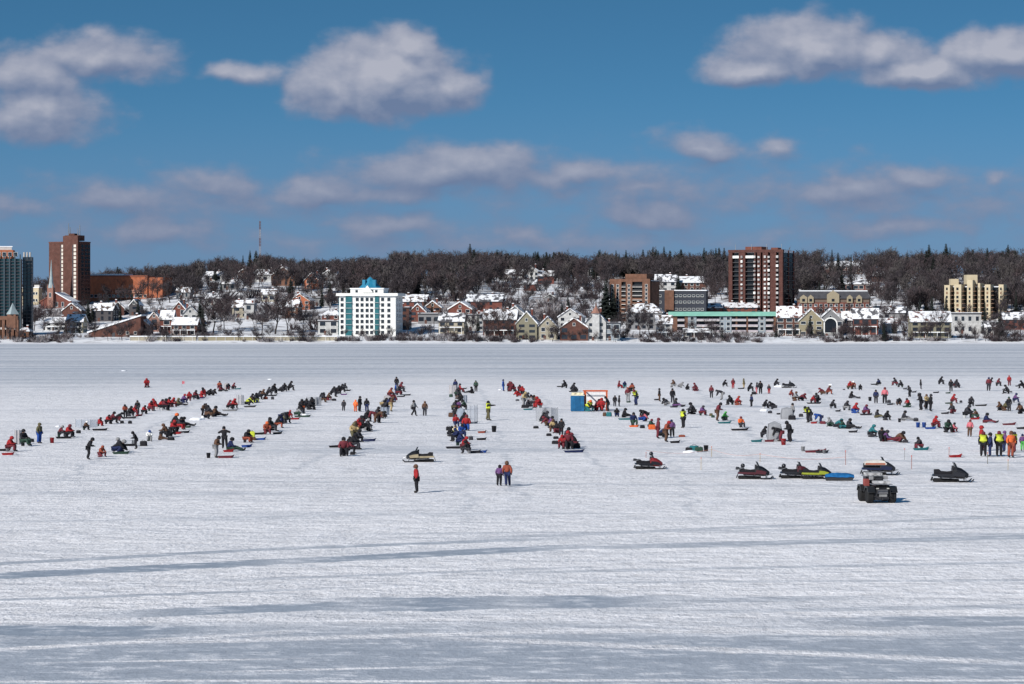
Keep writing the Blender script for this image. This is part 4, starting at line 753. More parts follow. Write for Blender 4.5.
def house(px0,px1,top,base,wall,style='gf',say='',rz=None,floors=2,chim=True,roofm=None,porch=False):
    """pitched or flat house with snow on its roof: gf gable to the lake, gs ridge along the lake, hip, flat"""
    g,w,h,k=rect(px0,px1,top,base); g=g.copy(); r=empty('house',(g.x,g.y,g.z),R(rz if rz is not None else random.uniform(-16,6)))
    d=min(13,max(7,w*.8)); wm=WALLS[wall]; rh={'gf':.42,'gs':.36,'hip':.34,'flat':.06}[style]*h; rh=min(rh,w*.55 if style=='gf' else 5); hw=h-rh; x=w/2; ov=.45; th=.42; rm=roofm or random.choice(ROOFS)
    part(MB().box(-x,x,0,d,-3,hw),'wall',wm,r)
    if style=='gf':
        part(MB().prism([(-x+.02,hw),(x-.02,hw),(0,h-.1)],.02,d-.02),'gable',wm,r)
        sl=rh/x
        for sg in (-1,1):
            part(MB().prism([(0,h),(sg*(x+ov),hw-ov*sl),(sg*(x+ov),hw-ov*sl+th),(0,h+th)][::sg],-ov,d+ov),'roof',rm,r)
            part(MB().prism([(0,h-.22),(sg*(x+ov),hw-ov*sl-.22),(sg*(x+ov),hw-ov*sl-.004),(0,h-.004)][::sg],-ov-.04,-ov+.16),'bargeboard',FRAME if wall not in('white','cream') else SLATE,r)
        if w>5: windows(r,0,[0],[hw+rh*.18],1.0,1.2)
    elif style=='gs':
        for sg,(ya,yb) in ((-1,(-ov,d/2)),(1,(d/2,d+ov))):
            za,zb=(hw-.3,h) if sg<0 else (h,hw-.3)
            part(MB().add([(-x-ov,ya,za),(x+ov,ya,za),(x+ov,yb,zb),(-x-ov,yb,zb),(-x-ov,ya,za+th),(x+ov,ya,za+th),(x+ov,yb,zb+th),(-x-ov,yb,zb+th)],[(0,3,2,1),(4,5,6,7),(0,1,5,4),(1,2,6,5),(2,3,7,6),(3,0,4,7)]),'roof',rm,r)
        for sg in (-1,1): part(MB().add([(sg*x,.02,hw),(sg*x,d-.02,hw),(sg*x,d/2,h),(sg*(x-.3),.02,hw),(sg*(x-.3),d-.02,hw),(sg*(x-.3),d/2,h)],[(0,1,2),(5,4,3),(0,3,4,1),(1,4,5,2),(2,5,3,0)]),'gable',wm,r)
        part(MB().box(-x-ov,x+ov,-ov-.06,-ov+.02,hw-.55,hw-.302),'eaves_board',SLATE,r)
    elif style=='hip':
        q=min(x*.55,d*.4); vs=[(-x-ov,-ov,hw-.1),(x+ov,-ov,hw-.1),(x+ov,d+ov,hw-.1),(-x-ov,d+ov,hw-.1),(-x-ov,-ov,hw+.25),(x+ov,-ov,hw+.25),(x+ov,d+ov,hw+.25),(-x-ov,d+ov,hw+.25),(-x+q,d/2,h+.3),(x-q,d/2,h+.3)]
        part(MB().add(vs,[(0,3,2,1),(0,1,5,4),(1,2,6,5),(2,3,7,6),(3,0,4,7),(4,5,9,8),(5,6,9),(6,7,8,9),(7,4,8)]),'roof',rm,r)
    else:
        part(MB().box(-x-.3,x+.3,-.3,d+.3,hw,hw+.35),'roof',rm,r); part(MB().box(-x-.32,x+.32,-.33,-.301,hw-.45,hw+.12),'fascia',SLATE,r)
    nx_=max(1,int(w/3.2)); xs_=[-x+w*(i+.5)/nx_ for i in range(nx_)]; fh=hw/floors
    zs=[fh*f+fh*.26 for f in range(floors)]; ww=min(2.6,w/nx_*random.uniform(.35,.72)); wh=min(2.0,fh*random.uniform(.45,.65)); ff=random.random()<.6
    windows(r,0,[q+random.uniform(-.3,.3) for q in xs_],zs,ww,wh,framed=ff,skip=.1); windows(r,x,[d*.3,d*.7],zs,1.2,wh,rot=PI/2)
    if porch:
        part(MB().box(-x*.9,x*.9,-2.2,-.3,fh-.1,fh+.28),'porch_roof',SNOW,r)
        for i in range(4): part(MB().box(-x*.86+i*x*.573-.1,-x*.86+i*x*.573+.1,-2.1,-1.9,-1,fh-.1),'porch_post',FRAME,r)
    dr=part(MB().box(-x*.3-.55,-x*.3+.55,-.10,-.002,-.6,1.9),'door',mat('door_dark',(.09,.04,.03),.6),r); part(MB().box(-x*.3+.3,-x*.3+.4,-.16,-.101,.7,.8),'handle',STEEL,dr)
    if chim:
        cx_=random.choice([-1,1])*x*.4; cy_=d*.55; c_=part(MB().box(cx_-.4,cx_+.4,cy_-.4,cy_+.4,hw*.8,h+1.1),'chimney',BR_RED if wall!='red' else BR_TOW,r); part(MB().box(cx_-.46,cx_+.46,cy_-.46,cy_+.46,h+1.102,h+1.4),'snow_cap',SNOW,c_)
    r['category']='house'; r['group']='houses on the far shore and hill'
    px,py=pix(r.location); BUILDINGS.append(dict(o=r,px=(px0+px1)/2,py=base,wall=wall,style=style,say=say,w=w,box=(px0,px1,top,base))); return r,w,h,hw,d
def block(px0,px1,top,base,rz,frac,name,label,wall,cat='apartment block',depth=None):
    """root of a large building plus its size; frac is the share of the outline taken by the turned front"""
    g,w,h,k=rect(px0,px1,top,base); a=R(abs(rz)); fw=w*frac/math.cos(a); d=depth or (w*(1-frac)/max(.05,math.sin(a)) if rz else 14)
    cx_=g.x-w/2+w*frac/2 if rz<=0 else g.x+w/2-w*frac/2
    r=empty(name,(cx_,g.y,g.z),R(rz)); tag(r,label,cat); LMK.append(((px0+px1)/2,base,label)); KEEP.append((px0,px1,top,base)); return r,fw,h,d
KEEP=[]; POLES=[]
def lz(h,n,a=.0,b=0): return [a+(h-a-b)*i/n for i in range(n)]

# glass and brick tower at the edge, with arcade at its foot
r,w,h,d=block(-12,20,250,336,7,.985,'apartment_tower','dark teal glass apartment tower with orange brick top beside brick arcade',TEALG,'apartment tower'); x=w/2
TDK=mat('dark_teal_glass',(.010,.045,.055),.3,.35,.25,spec=.4); part(MB().box(-x,x,0,14,-3,h-4),'wall',TDK,r); part(MB().box(-x+.3,x*.55,.4,13,h-3.99,h),'upper_storey',BR_ORG,r); part(MB().box(-x*.5,x*.45,2,d,h+.01,h+1.4),'penthouse',PALEC,r); part(MB().box(-x*.6,x*.5,1.6,d+.4,h+1.41,h+1.8),'roof',SNOW,r)
n=24; fh=(h-4)/n
for f in range(n): part(MB().box(-x-.2,x+.2,-.5,-.01,f*fh,f*fh+.35),'floor_band',SLATE,r)
for i in range(7):
    xx=-x+w*i/6; part(MB().box(xx-.3,xx+.3,-.8,-.51,0,h-2),'mullion_pier',mat('steel_blue',(.055,.08,.10),.5),r)
windows(r,.4,[-x*.7,-x*.35,0,x*.35,x*.7],[h-3.0],1.6,1.9); windows(r,2,[-x*.2,x*.2],[h+.3],1.6,.9,framed=False)
r,w,h,d=block(20.5,30,257,336,5,.93,'apartment_tower','narrower shaded wing tower joined behind the teal glass tower',SLATE,'apartment tower'); x=w/2; r.location.y+=4
part(MB().box(-x,x,0,8,-3,h),'wall',mat('blue_dark',(.05,.065,.08),.5,.3,.3),r)
for i in range(3): part(MB().box(-x+w*i/3+.2,-x+w*i/3+w*.18,.5,4,h+.01,h+2.2),'parapet_block',PALEC,r)
for f in range(22): bb=part(MB().box(-x-.2,x+.5,-1.4,-.01,f*h/22,f*h/22+.25),'balcony',SLATE,r)
windows(r,0,[-x*.5,x*.4],lz(h,22,.8),1.3,1.6,False)
r,w,h,d=block(-6,18.5,318,339,-8,.95,'brick_arcade','orange brick arcade with slate turret at the foot of the glass tower',BR_TAN,'arcade building'); x=w/2
part(MB().box(-x,x,.8,d,-2,h),'wall',GLASSD,r)
for i in range(6): xx=-x+w*i/5; part(MB().box(xx-.7,xx+.7,-.2,.79,-2,h-.9),'pier',BR_TAN,r)
part(MB().box(-x-.4,x+.4,-.3,.78,h-.89,h+.8),'parapet',BR_TAN,r); part(MB().box(-x,x,-.1,.78,h*.45,h*.55),'band',PALEC,r)
tw=part(MB().box(x-4.4,x-.4,-.6,3,h*.5,h+1.6),'turret',BR_TAN,r); part(MB().lathe([(3.0,0),(1.4,2.4),(.1,5.0)],(x-2.4,1.2,h+1.62),4),'roof',COPPER,tw)
# white flat-roofed hall on the rise
r,w,h,d=block(21.5,41,288,305,-14,.9,'hall','cream flat-roofed hall with one dark strip window behind the church',CREAM,'hall'); x=w/2
part(MB().box(-x,x,0,d,-4,h),'wall',CREAM,r); part(MB().box(-x-.2,x+.2,-.2,d+.2,h+.01,h+.4),'roof',SNOW,r); part(MB().box(-x+.3,x*.1,-.12,-.002,h*.55,h*.75),'strip_window',GLASSD,r); part(MB().box(x*.3,x*.9,2,d-1,h+.41,h+1.7),'plant_room',PALEC,r)
windows(r,0,[x*.45,x*.75],[h*.2,h*.6],1.0,1.4)
# church
r,w,h,d=block(40,74,296,308,-12,.9,'church','red brick church with grey pointed spire in front of the brown tower',BR_RED,'church'); x=w/2
part(MB().box(-x,x,0,d+6,-4,h*.55),'wall',BR_RED,r); part(MB().prism([(-x,h*.55),(x,h*.55),(0,h*1.25)],.05,d+5.9),'gable',BR_RED,r)
part(MB().prism([(0,h*1.25),(x+.5,h*.5),(x+.5,h*.5+.5),(0,h*1.25+.5)],-.4,d+6),'roof',SNOW,r); part(MB().prism([(0,h*1.25),(0,h*1.25+.3),(-x-.5,h*.5+.3),(-x-.5,h*.5)],-.4,d+6),'roof',mat('rust_roof',(.26,.10,.07),.8,.2),r)
k=slope(57,308).y/FPX; tx=-x+(51.5-40)*k
t=part(MB().box(tx-1.6,tx+1.6,-1.8,1.4,-4,h+4.2),'bell_tower',PINKS,r); part(MB().lathe([(2.0,0),(1.15,2.6),(.55,9),(.06,15)],(tx,-.2,h+4.21),8),'spire',COPPER,t)
for sx in (-1,1): part(MB().lathe([(.5,0),(.03,2.2)],(tx+sx*1.4,-1.5,h+4.21),6),'pinnacle',PINKS,t)
windows(r,-1.8,[tx],[h*.9],1.1,2.2); windows(r,0,[-x*.25,x*.1,x*.5],[h*.1],1.2,2.4)
# brown brick tower
r,w,h,d=block(47,88.5,240,306,-24,.80,'apartment_tower','tall brown brick tower with rooftop masts behind the church',BR_TOW,'apartment tower'); x=w/2
part(MB().box(-x,x,.6,d,-4,h-1.5),'wall',BR_TOW,r); nf=15; fh=(h-4)/nf
part(MB().box(x*.02,x*.98,-.9,.59,-4,h+2.0),'bay',BR_TOW,r); part(MB().box(-x-.15,x+.15,.4,d+.15,h-1.49,h-.9),'parapet',mat('brick_cap',(.13,.06,.05),.9),r)
ph=part(MB().box(x*.0,x*.92,1,d*.6,h-.5,h+2.4),'plant_room',BR_TOW,r); part(MB().box(x*.25,x*.6,1.5,d*.5,h+2.41,h+3.4),'water_tank',BR_TOW,r)
for xx,hh_ in ((x*.12,7),(x*.85,6),(x*.22,5),(x*.72,4)): part(MB().tube([(xx,3,h+1.6),(xx,3,h+2+hh_*.6),(xx,3,h+2+hh_)],[.30,.24,.16],6),'mast',STEEL,r)
for f in range(nf):
    z=2+f*fh
    for xx in (-x*.10,x*.80):
        yy_=.6 if xx<0 else -.9; wo_=part(MB().box(xx-.75,xx+.75,yy_-.12,yy_-.002,z,z+1.5),'window',mat('pale_blind',(.62,.58,.52),.6,.15),r)
    for yy_ in (d*.3,d*.6,d*.85): o=link('balcony_opening',window_mesh(2.2,1.5,False,GLASSD),r); o.location=(x,yy_,z); o.rotation_euler.z=PI/2
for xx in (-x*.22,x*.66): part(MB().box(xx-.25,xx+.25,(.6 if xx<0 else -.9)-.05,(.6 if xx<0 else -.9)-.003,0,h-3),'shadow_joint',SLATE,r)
# orange brick hall block
r,w,h,d=block(84,165,276,300,-7,.97,'school','long orange brick flat-roofed building right behind the brown tower',BR_ORG,'school'); x=w/2
part(MB().box(-x,x*.62,0,22,-6,h),'wall',BR_ORG,r); part(MB().box(x*.621,x,1,22,-6,h*.94),'wing',BR_ORG,r); part(MB().box(-x*.98,-x*.0,1,20,h+.01,h+1.2),'roof',SNOW,r); part(MB().box(-x-.2,x*.62+.2,-.25,-.002,h-.5,h+.3),'cornice',mat('brick_dark_trim',(.22,.08,.05),.9),r)
part(MB().box(-x*.2,x*.45,-.9,-.003,h*.28,h*.42),'canopy',mat('pink_canopy',(.5,.26,.19),.8),r); windows(r,0,[-x+w*.81*(i+.5)/14 for i in range(14)],[h*.12],1.6,1.3)
# white lakeside block with blue roof pavilion
r,w,h,d=block(339,398.5,293.5,336.5,-9,.955,'apartment_block','white lakeside apartment block with blue pavilion roof and teal glass strips',WHITEW); x=w/2
part(MB().box(-x,x,0,16,-2,h-1.2),'wall',WHITEW,r); part(MB().box(-x-1.2,x+1.2,-1.2,17,h-1.19,h),'cornice',WHITEW,r); part(MB().box(-x*.62,x*.55,1,12,h+.01,h+1.9),'upper_storey',WHITEW,r)
part(MB().box(-x*.64,x*.57,.6,12.4,h+1.91,h+2.4),'terrace_cap',SNOW,r)
part(MB().prism([(-2.6,h+.3),(2.6,h+.3),(0,h+3.6)],-.3,.9),'gable',WHITEW,r); rf=part(MB().lathe([(5.4,0),(4.0,1.4),(2.6,2.8),(1.1,4.4),(.12,5.2)],(0,6,h+2.41),8,squash=(1,.8)),'pavilion_roof',BLUER,r)
for sx in (-1,1): part(MB().box(sx*2.4-.7,sx*2.4+.7,3.2,6.0,h+2.6,h+6.2),'roof_dormer',BLUER,rf)
nf=7; fh=(h-2)/nf; cols=[-.90,-.36,-.19,-.01,.15,.54,.76]
zs=[.9+f*fh for f in range(nf)]
windows(r,0,[c*x for c in cols],zs,1.45,1.6,True)
for c,wd in ((-.66,.22),(.34,.14)):
    part(MB().box((c-wd/2)*x,(c+wd/2)*x,-.6,-.002,0,h-1.3),'glass_strip',TEALG,r)
    for f in range(nf): part(MB().box((c-wd/2)*x-.1,(c+wd/2)*x+.1,-1.1,-.602,f*fh+.1,f*fh+.42),'balcony',COPPER,r)
windows(r,x,[3.5,8,12],zs,1.3,1.6,False,TEALG,PI/2); windows(r,1,[-x*.4,x*.15,x*.3],[h+.3],1.2,1.2,False)
part(MB().box(-x-.35,-x-.002,.3,4,0,h-2),'corner_glass',TEALG,r)
# brown brick mid-rise with dark balcony stacks
r,w,h,d=block(610,656,279,322,-20,.86,'apartment_block','brown-orange brick mid-rise with two stacks of dark balconies',BR_TAN); x=w/2
part(MB().box(-x,x,1.6,15,-4,h-1),'wall',GLASSD,r)
for a,b in ((-1.0,-.42),(-.20,.12),(.62,1.0)): part(MB().box(a*x,b*x,0,1.59,-4,h),'brick_pier',BR_TAN,r)
part(MB().box(-.28*x,.78*x,2,12,h-.99,h+2.4),'plant_room',BR_TAN,r); part(MB().box(-x,x,.05,1.58,h-1.4,h-.02),'parapet',BR_TAN,r); part(MB().box(-x+.1,x-.1,1.6,14.8,h-.99,h-.7),'roof',SNOW,r)
part(MB().box(x+.01,x+.25,1.7,14.8,-4,h-1.2),'flank_wall',BR_TAN,r)
for f in range(9):
    z=f*(h-2)/9
    for a,b in ((-.42,-.20),(.12,.62)):
        s_=part(MB().box(a*x+.05,b*x-.05,-.1,1.58,z,z+.28),'balcony',PALEC,r); part(MB().box(a*x+.1,b*x-.1,-.08,.0,z+.281,z+1.15),'railing',BR_TAN if f<6 else DARKM,s_)
windows(r,0,[-x*.86,-x*.6,-x*.04,x*.82],lz(h-2,9,1.0),1.1,1.3)
# dark terraced block on the slope
r,w,h,d=block(652,708,291,315,-8,.96,'apartment_block','dark low terraced block with rows of small white panes above the green roof',SLATE); x=w/2
part(MB().box(-x,x,0,16,-4,h),'wall',mat('dark_blue_wall',(.035,.04,.055),.7,.2),r); part(MB().box(-x*.52,-x*.18,-.8,-.003,-4,h+.4),'brick_pier',BR_TAN,r); part(MB().box(-x-.3,x+.3,-.4,16.4,h+.01,h+.5),'roof',SNOW,r)
windows(r,0,[x*(-.1+.16*i) for i in range(7)]+[-x*.9,-x*.7],[h*.2,h*.5,h*.76],1.3,.9,True)
# brick tower with white balcony columns
r,w,h,d=block(729.5,796,250.5,313,-25,.78,'apartment_tower','tall red brick tower with columns of white balconies behind green roof',BR_DRK,'apartment tower'); x=w/2
part(MB().box(-x,x,1.8,d,-4,h-1.2),'wall',GLASSD,r)
for a,b in ((-1.0,-.86),(-.62,-.38),(-.05,.0),(.06,.20),(.26,.46),(.54,.76),(.86,1.0)): part(MB().box(a*x,b*x,0,1.79,-4,h-1),'brick_pier',BR_DRK,r)
part(MB().box(-x-.2,x+.2,-.1,1.78,h-.99,h+.4),'parapet',BR_DRK,r); part(MB().box(-x,x,1.79,d,h-1.19,h+.1),'roof',SNOW,r); part(MB().box(-x*.45,x*.15,3,d*.7,h+.41,h+2),'plant_room',BR_RED,r); part(MB().box(x*.5,x*.75,3,d*.5,h+.41,h+1.4),'stair_head',BR_RED,r)
for i,xx in enumerate((-x*.8,-x*.2,x*.35,x*.9)): part(MB().tube([(xx,2.5,h),(xx,2.5,h+3.2)],.12,5),'vent_pipe',STEEL,r)
nf=13; fh=(h-2)/nf; PALEB=mat('pale_balcony',(.45,.44,.44),.8,.2); PALEB2=mat('dull_balcony',(.26,.24,.24),.8,.2)
for f in range(nf):
    z=f*fh+.4
    for j,(a,b) in enumerate(((-.86,-.62),(-.38,-.05))): part(MB().box(a*x+.05,b*x-.05,.3,1.78,z,z+.22),'balcony_slab',mat('dark_slab',(.10,.095,.10),.8),r) if f<nf-1 else part(MB().box(a*x+.05,b*x-.05,.3,1.78,z,z+1.3),'balcony',WHITEW,r)
    for c,wd in ((-.50,.055),(-.025,.06),(.13,.06),(.36,.06),(.50,.06),(.81,.07)):
        hh_=random.choice([1.25,1.25,1.0,.8]); part(MB().box((c-wd/2)*x-.1,(c+wd/2)*x+.1,-.75,-.004,z,z+hh_),'balcony',random.choice([PALEB,PALEB,WHITEW,PALEB2,PALEB2]),r)
    for yy_ in (d*.35,d*.72): part(MB().box(x+.004,x+1.2,yy_-d*.14,yy_+d*.14,z,z+.25),'side_balcony',mat('dark_slab',(.10,.095,.10),.8),r)
part(MB().box(x+.001,x+.3,d*.5-.6,d*.5+.6,-4,h),'flank_pier',BR_RED,r); part(MB().box(x+.001,x+.3,d-1.5,d,-4,h),'flank_pier',BR_RED,r)
# long green-roofed lakeside building with terraces
r,w,h,d=block(670,777,313.5,332.5,-3,.99,'apartment_block','long low lakeside building with pale green roof and stacked terraces',GREENR); x=w/2
part(MB().box(-x,x,1.5,16,-2,h-1.2),'wall',GLASSD,r); part(MB().add([(-x-.8,-1,h-1.2),(x+.8,-1,h-1.2),(x+.6,3,h+.5),(-x-.6,3,h+.5),(-x-.8,-1,h-.9),(x+.8,-1,h-.9),(x+.6,3,h+.8),(-x-.6,3,h+.8)],[(0,3,2,1),(4,5,6,7),(0,1,5,4),(1,2,6,5),(2,3,7,6),(3,0,4,7)]),'roof',GREENR,r)
part(MB().box(-x,x,3.1,16,h-1,h+.6),'flat_roof',SNOW,r)
for a,b,m_ in ((-1,-.86,BR_TAN),(-.72,-.66,BR_TAN),(-.66,-.50,WALLS['blue']),(-.06,.16,WALLS['blue']),(.24,.27,BR_TAN),(.44,.47,BR_TAN),(.66,.80,WALLS['blue']),(.95,1,BR_TAN)):
    part(MB().box(a*x,b*x,0,1.49,-2,h-1.25),'bay',m_,r)
for f in range(3):
    z=f*(h-1)/3
    for a,b in ((-.86,-.72),(-.50,-.06),(.16,.44),(.47,.66),(.80,.95)):
        s_=part(MB().box(a*x+.05,b*x-.05,-.6,1.48,z,z+.3),'terrace',PALEC,r); part(MB().box(a*x+.1,b*x-.1,-.58,-.5,z+.301,z+1.1),'parapet',mat('mauve_panel',(.40,.36,.40),.7),s_)
windows(r,0,[-x*.58,-x*.02,x*.10,x*.73],[1,h*.36,h*.66],1.5,1.5)
# cream stepped block on the right
r,w,h,d=block(945,1011,280,321,0,.99,'apartment_block','cream stepped apartment block with dark recesses among bare trees',CREAM); k=w/66
part(MB().box(-w/2+3,w/2-2,7,20,-4,h-3.5),'wall',GLASSD,r)
for a,b,tp in ((945.5,953,-2.5),(955.5,965,-2.2),(968.5,976,0),(979.5,982.5,-1.5),(986.5,994,-2.2),(1000.5,1007,-2.2)):
    x0=(a-978)*k; x1=(b-978)*k; s_=MB(); s_.M=Matrix.Translation((x0,3.5,0))@Matrix.Rotation(R(-24),4,'Z'); L_=(x1-x0)*.70/math.cos(R(24)); s_.box(0,L_,0,7,-4,h+tp); sl_=part(s_,'bay',CREAM,r)
    for f in range(8):
        z=f*(h-4)/8+1; m_=MB(); m_.M=s_.M; m_.box(L_*.3,L_*.62,-.06,-.003,z,z+1.3); part(m_,'window',GLASSD if f%3 else mat('brown_blind',(.22,.13,.08),.7),sl_)
        m_=MB(); m_.M=s_.M; m_.box(L_+.003,L_+1.5,.3,5,z-.6,z-.35); part(m_,'balcony',mat('brown_slab',(.24,.15,.10),.8),sl_)
part(MB().box((969-978)*k,(980-978)*k,6,14,h-2,h+2.6),'plant_room',CREAM,r); part(MB().box((954-978)*k,(962-978)*k,9,14,h-3,h+.6),'stair_head',CREAM,r); part(MB().box(-w/2+3,w/2-2,7.2,19,h-3.49,h-3),'roof',SNOW,r)
# mansard condominium right of the red tower
r,w,h,d=block(798,871,291.5,313,-4,.98,'apartment_block','mansard-roofed condominium with cream gables over red brick base',BR_RED); x=w/2
part(MB().box(-x,x,0,14,-4,h*.48),'wall',BR_RED,r); part(MB().box(-x,x,.3,14,h*.481,h*.66),'upper_wall',mat('brown_siding',(.15,.11,.09),.9),r); part(MB().add([(-x-.4,-.5,h*.66),(x+.4,-.5,h*.66),(x-1,3,h),(-x+1,3,h),(-x-.4,14,h*.66),(x+.4,14,h*.66),(x-1,11,h),(-x+1,11,h)],[(0,1,2,3),(1,5,6,2),(5,4,7,6),(4,0,3,7),(3,2,6,7),(0,4,5,1)]),'mansard',SLATE,r)
part(MB().box(-x+1,x-1,3,11,h+.01,h+.5),'snow_cap',SNOW,r)
for c,wd in ((-.84,.10),(-.64,.08),(-.02,.17),(.44,.08),(.70,.08)):
    s_=part(MB().prism([((c-wd)*x,h*.46),((c+wd)*x,h*.46),((c+wd)*x,h*.72 if wd<.15 else h*.85),(c*x,h*.84 if wd<.15 else h*1.05),((c-wd)*x,h*.72 if wd<.15 else h*.85)],-.7,.28),'gable',mat('dull_cream',(.30,.255,.18),.9,.12),r); o=link('window',window_mesh(1.4,1.4,False,GLASSD),s_); o.location=(c*x,-.7,h*.52)
windows(r,0,[-x+w*(i+.5)/14 for i in range(14)],[.8,h*.28],1.3,1.3)
# houses, shore row first
for a in ((19,29,328,337.5,'tan','hip','small hexagonal summerhouse',0,1),(45,67,318,331,'white','gs','long pale porch house',-4,2),(62,81,303,320,'brown','gf','tall Victorian house',-10,2),(66,83,315,333,'yellow','gs','broad yellow-fronted house',-8,2),
 (91,113,304,322,'dark','gs','dark house',-12,2),(112,124,302,316,'brown','gf','narrow house',5,2),(129,139,300,316,'dark','gf','narrow dark house',-10,2),(128,149,316,336,'red','gf','red villa with white bays',-8,2),(148,160,312,332,'pink','gf','pink gabled house',-12,2),
 (160,173,311,334,'red','gs','red porch house',-5,2),(172,186,302,322,'red','gf','red cottage',-10,2),(182,198,306,326,'white','gf','white cottage',4,2),(172,197,318,336,'brown','gs','low shore house',-3,2),(232,250,301,318,'cream','gs','cream house',-6,2),(244,254,303,320,'white','flat','white columned portico house',-6,2),
 (255,276,270,282,'white','gs','hilltop house',-6,1),(271,295,267,286,'tan','gf','large tan chalet',-10,2),(304,319,273,289,'orange','gf','orange house',-20,2),(321,336,270,281,'grey','gf','hilltop house',-8,2),(261,276,290,302,'cream','gs','cream bungalow',-6,1),(289,310,294,310,'orange','gf','orange-brick house',-12,2),(286,298,300,318,'tan','gs','tan hillside house',-14,2),
 (309,331,297,306,'grey','flat','long flat house',-4,1),(322,340,311,324,'red','hip','round-gabled house',-6,2),(318,338,320,335,'white','flat','white house with tall windows',-3,2),
 (397,426,295,312,'red','gs','red brick house',-10,2),(398,409,306,330,'brown','flat','brown brick flats',-8,4),(409,426,304,322,'red','gf','red gabled house',-14,2),(424,441,301,316,'tan','gf','tan gabled house',-6,2),(418,440,313,324,'grey','flat','low flat house',-6,1),
 (438.5,464,314,334,'cream','gs','cream two-storey house',-7,2),(448,472,302,319,'red','gf','brick gabled house',-14,2),(466,502,295,312,'red','gs','long red brick house',-5,2),(463,484,314,331,'white','flat','white terraced house',-8,3),(483,516,310,336,'brown','gs','long brown brick house',-6,3),
 (516,537,312,340,'olive','gf','olive-cream tall house',-9,3),(506,524,306,324,'grey','gf','grey house',-12,2),(538,557,317,340,'cream','gf','small cream house',-5,2),(558,582,309,328,'white','gf','white double-gabled house',-12,2),(560,588,318,341,'brown','gf','brown arched-gable house',-4,2),(586,606,311,341,'white','gf','white house under a pink spire',-6,3),(604,620,322,341,'blue','flat','pale blue flat house',-4,2),
 (544,556,294,302,'grey','gf','small house',-5,1),(504,524,270,281,'white','gs','hilltop white house',-10,2),(522,540,266,281,'white','gf','hilltop gabled house',-6,2),(538,554,271,284,'red','gs','hilltop red house',-4,2),(524,536,280,291,'red','gs','red hillside cottage',-8,1),(583,591,266,276,'white','flat','white boxy house',-8,1),
 (655,676,275,293,'white','gs','white snow-roofed lodge',-6,2),(677,706,277,292,'brown','gs','broad snow-roofed lodge',-8,2),(626,662,304,330,'grey','hip','large mansard villa',-8,3),(686,722,304,314,'red','gs','red rowhouse',-3,2),(722,757,303.5,314,'red','gs','red rowhouse',-3,2),(684,712,329,337.5,'dark','gs','long dark boat shed',-2,1),(656,672,316,337,'white','gs','white shore house',-4,3),
 (777,801,307,336,'brown','gs','brown lodge with white porches',-7,3),(799,823,309,336,'yellow','gf','yellow gabled house',-3,3),(818,843,309,336,'grey','gf','grey house with arched window',-4,2),(842,864,312,334,'dark','gs','dark house',-10,2),(853,878,309,335,'red','gs','red brick house',-8,2),(863,877,315,333,'white','gf','white small house',-5,2),
 (824,863,261.5,274,'brown','gs','hilltop lodge',-5,2),(840,871,280,291,'red','gs','hillside brick house',-6,1),(883,905,308,321,'grey','gs','snow-roofed bungalow',-14,1),(880,897,319,333,'white','gs','white snow-roofed house',-8,1),(911,951,312,338,'olive','gs','wide grey-green house',-3,3),(952,981,312,334,'white','flat','white modern house',-5,2),
 (1003,1028,313,330,'red','gs','red house',-4,2),(985,1003,322,336,'grey','gs','grey shore bungalow',-6,1),(866,884,272,282,'tan','gs','hilltop tan house',-8,1),(205,222,272,281,'white','gs','white hilltop cottage',-8,1),(222,236,280,290,'grey','gs','grey hillside house',-4,1),(238,252,268,279,'tan','gf','tan hilltop cottage',-10,2),(176,190,288,299,'grey','gs','grey hillside cottage',-8,1),(206,224,294,305,'white','gs','white hillside bungalow',-8,1)):
    b=house(*a[:5],style=a[5],say=a[6],rz=a[7],floors=a[8],porch=(a[5]=='gs' and a[3]>330))
    if 'spire' in a[6]:
        r,w,h,hw,d=b; t=part(MB().box(-1.6,1.6,-1.4,1.2,hw*.2,h-1.21),'corner_tower',WALLS['white'],r); part(MB().lathe([(2.3,0),(1.5,1.2),(.22,3.2),(.06,4.8)],(0,-.1,h-1.2),8),'spire',PINKS,t)
    if 'arched window' in a[6]:
        r,w,h,hw,d=b; part(MB().prism([(-2.6,1.5),(2.6,1.5)]+[(2.6*math.cos(t*PI/10),5.5+2.4*math.sin(t*PI/10)) for t in range(11)],-.3,-.18),'arched_window',GLASSD,r); part(MB().prism([(-3.2,1.2),(3.2,1.2)]+[(3.2*math.cos(t*PI/10),5.5+3.0*math.sin(t*PI/10)) for t in range(11)],-.17,-.003),'arch_frame',FRAME,r)
for i,(px,py,hp) in enumerate(((112,333,16),(167,332,15),(221,333,16),(262,334,15),(318,334,14),(434,333,15),(476,336,16),(545,338,14),(609,338,15),(664,337,15),(782,337,14),(850,336,16),(907,338,17),(945,337,16),(996,337,17),(1018,336,16))):
    g=slope(px,py); k=g.y/FPX; o=part(MB().tube([(0,0,-.6),(0,0,hp*k)],[.20,.13],7),'utility_pole',BARK); o.location=g
    part(MB().box(-1.2,1.2,-.09,.09,hp*k-1.1,hp*k-.92),'crossarm',BARK,o); tag(o,None,'utility pole','utility poles along the shore'); POLES.append((o,px,py))
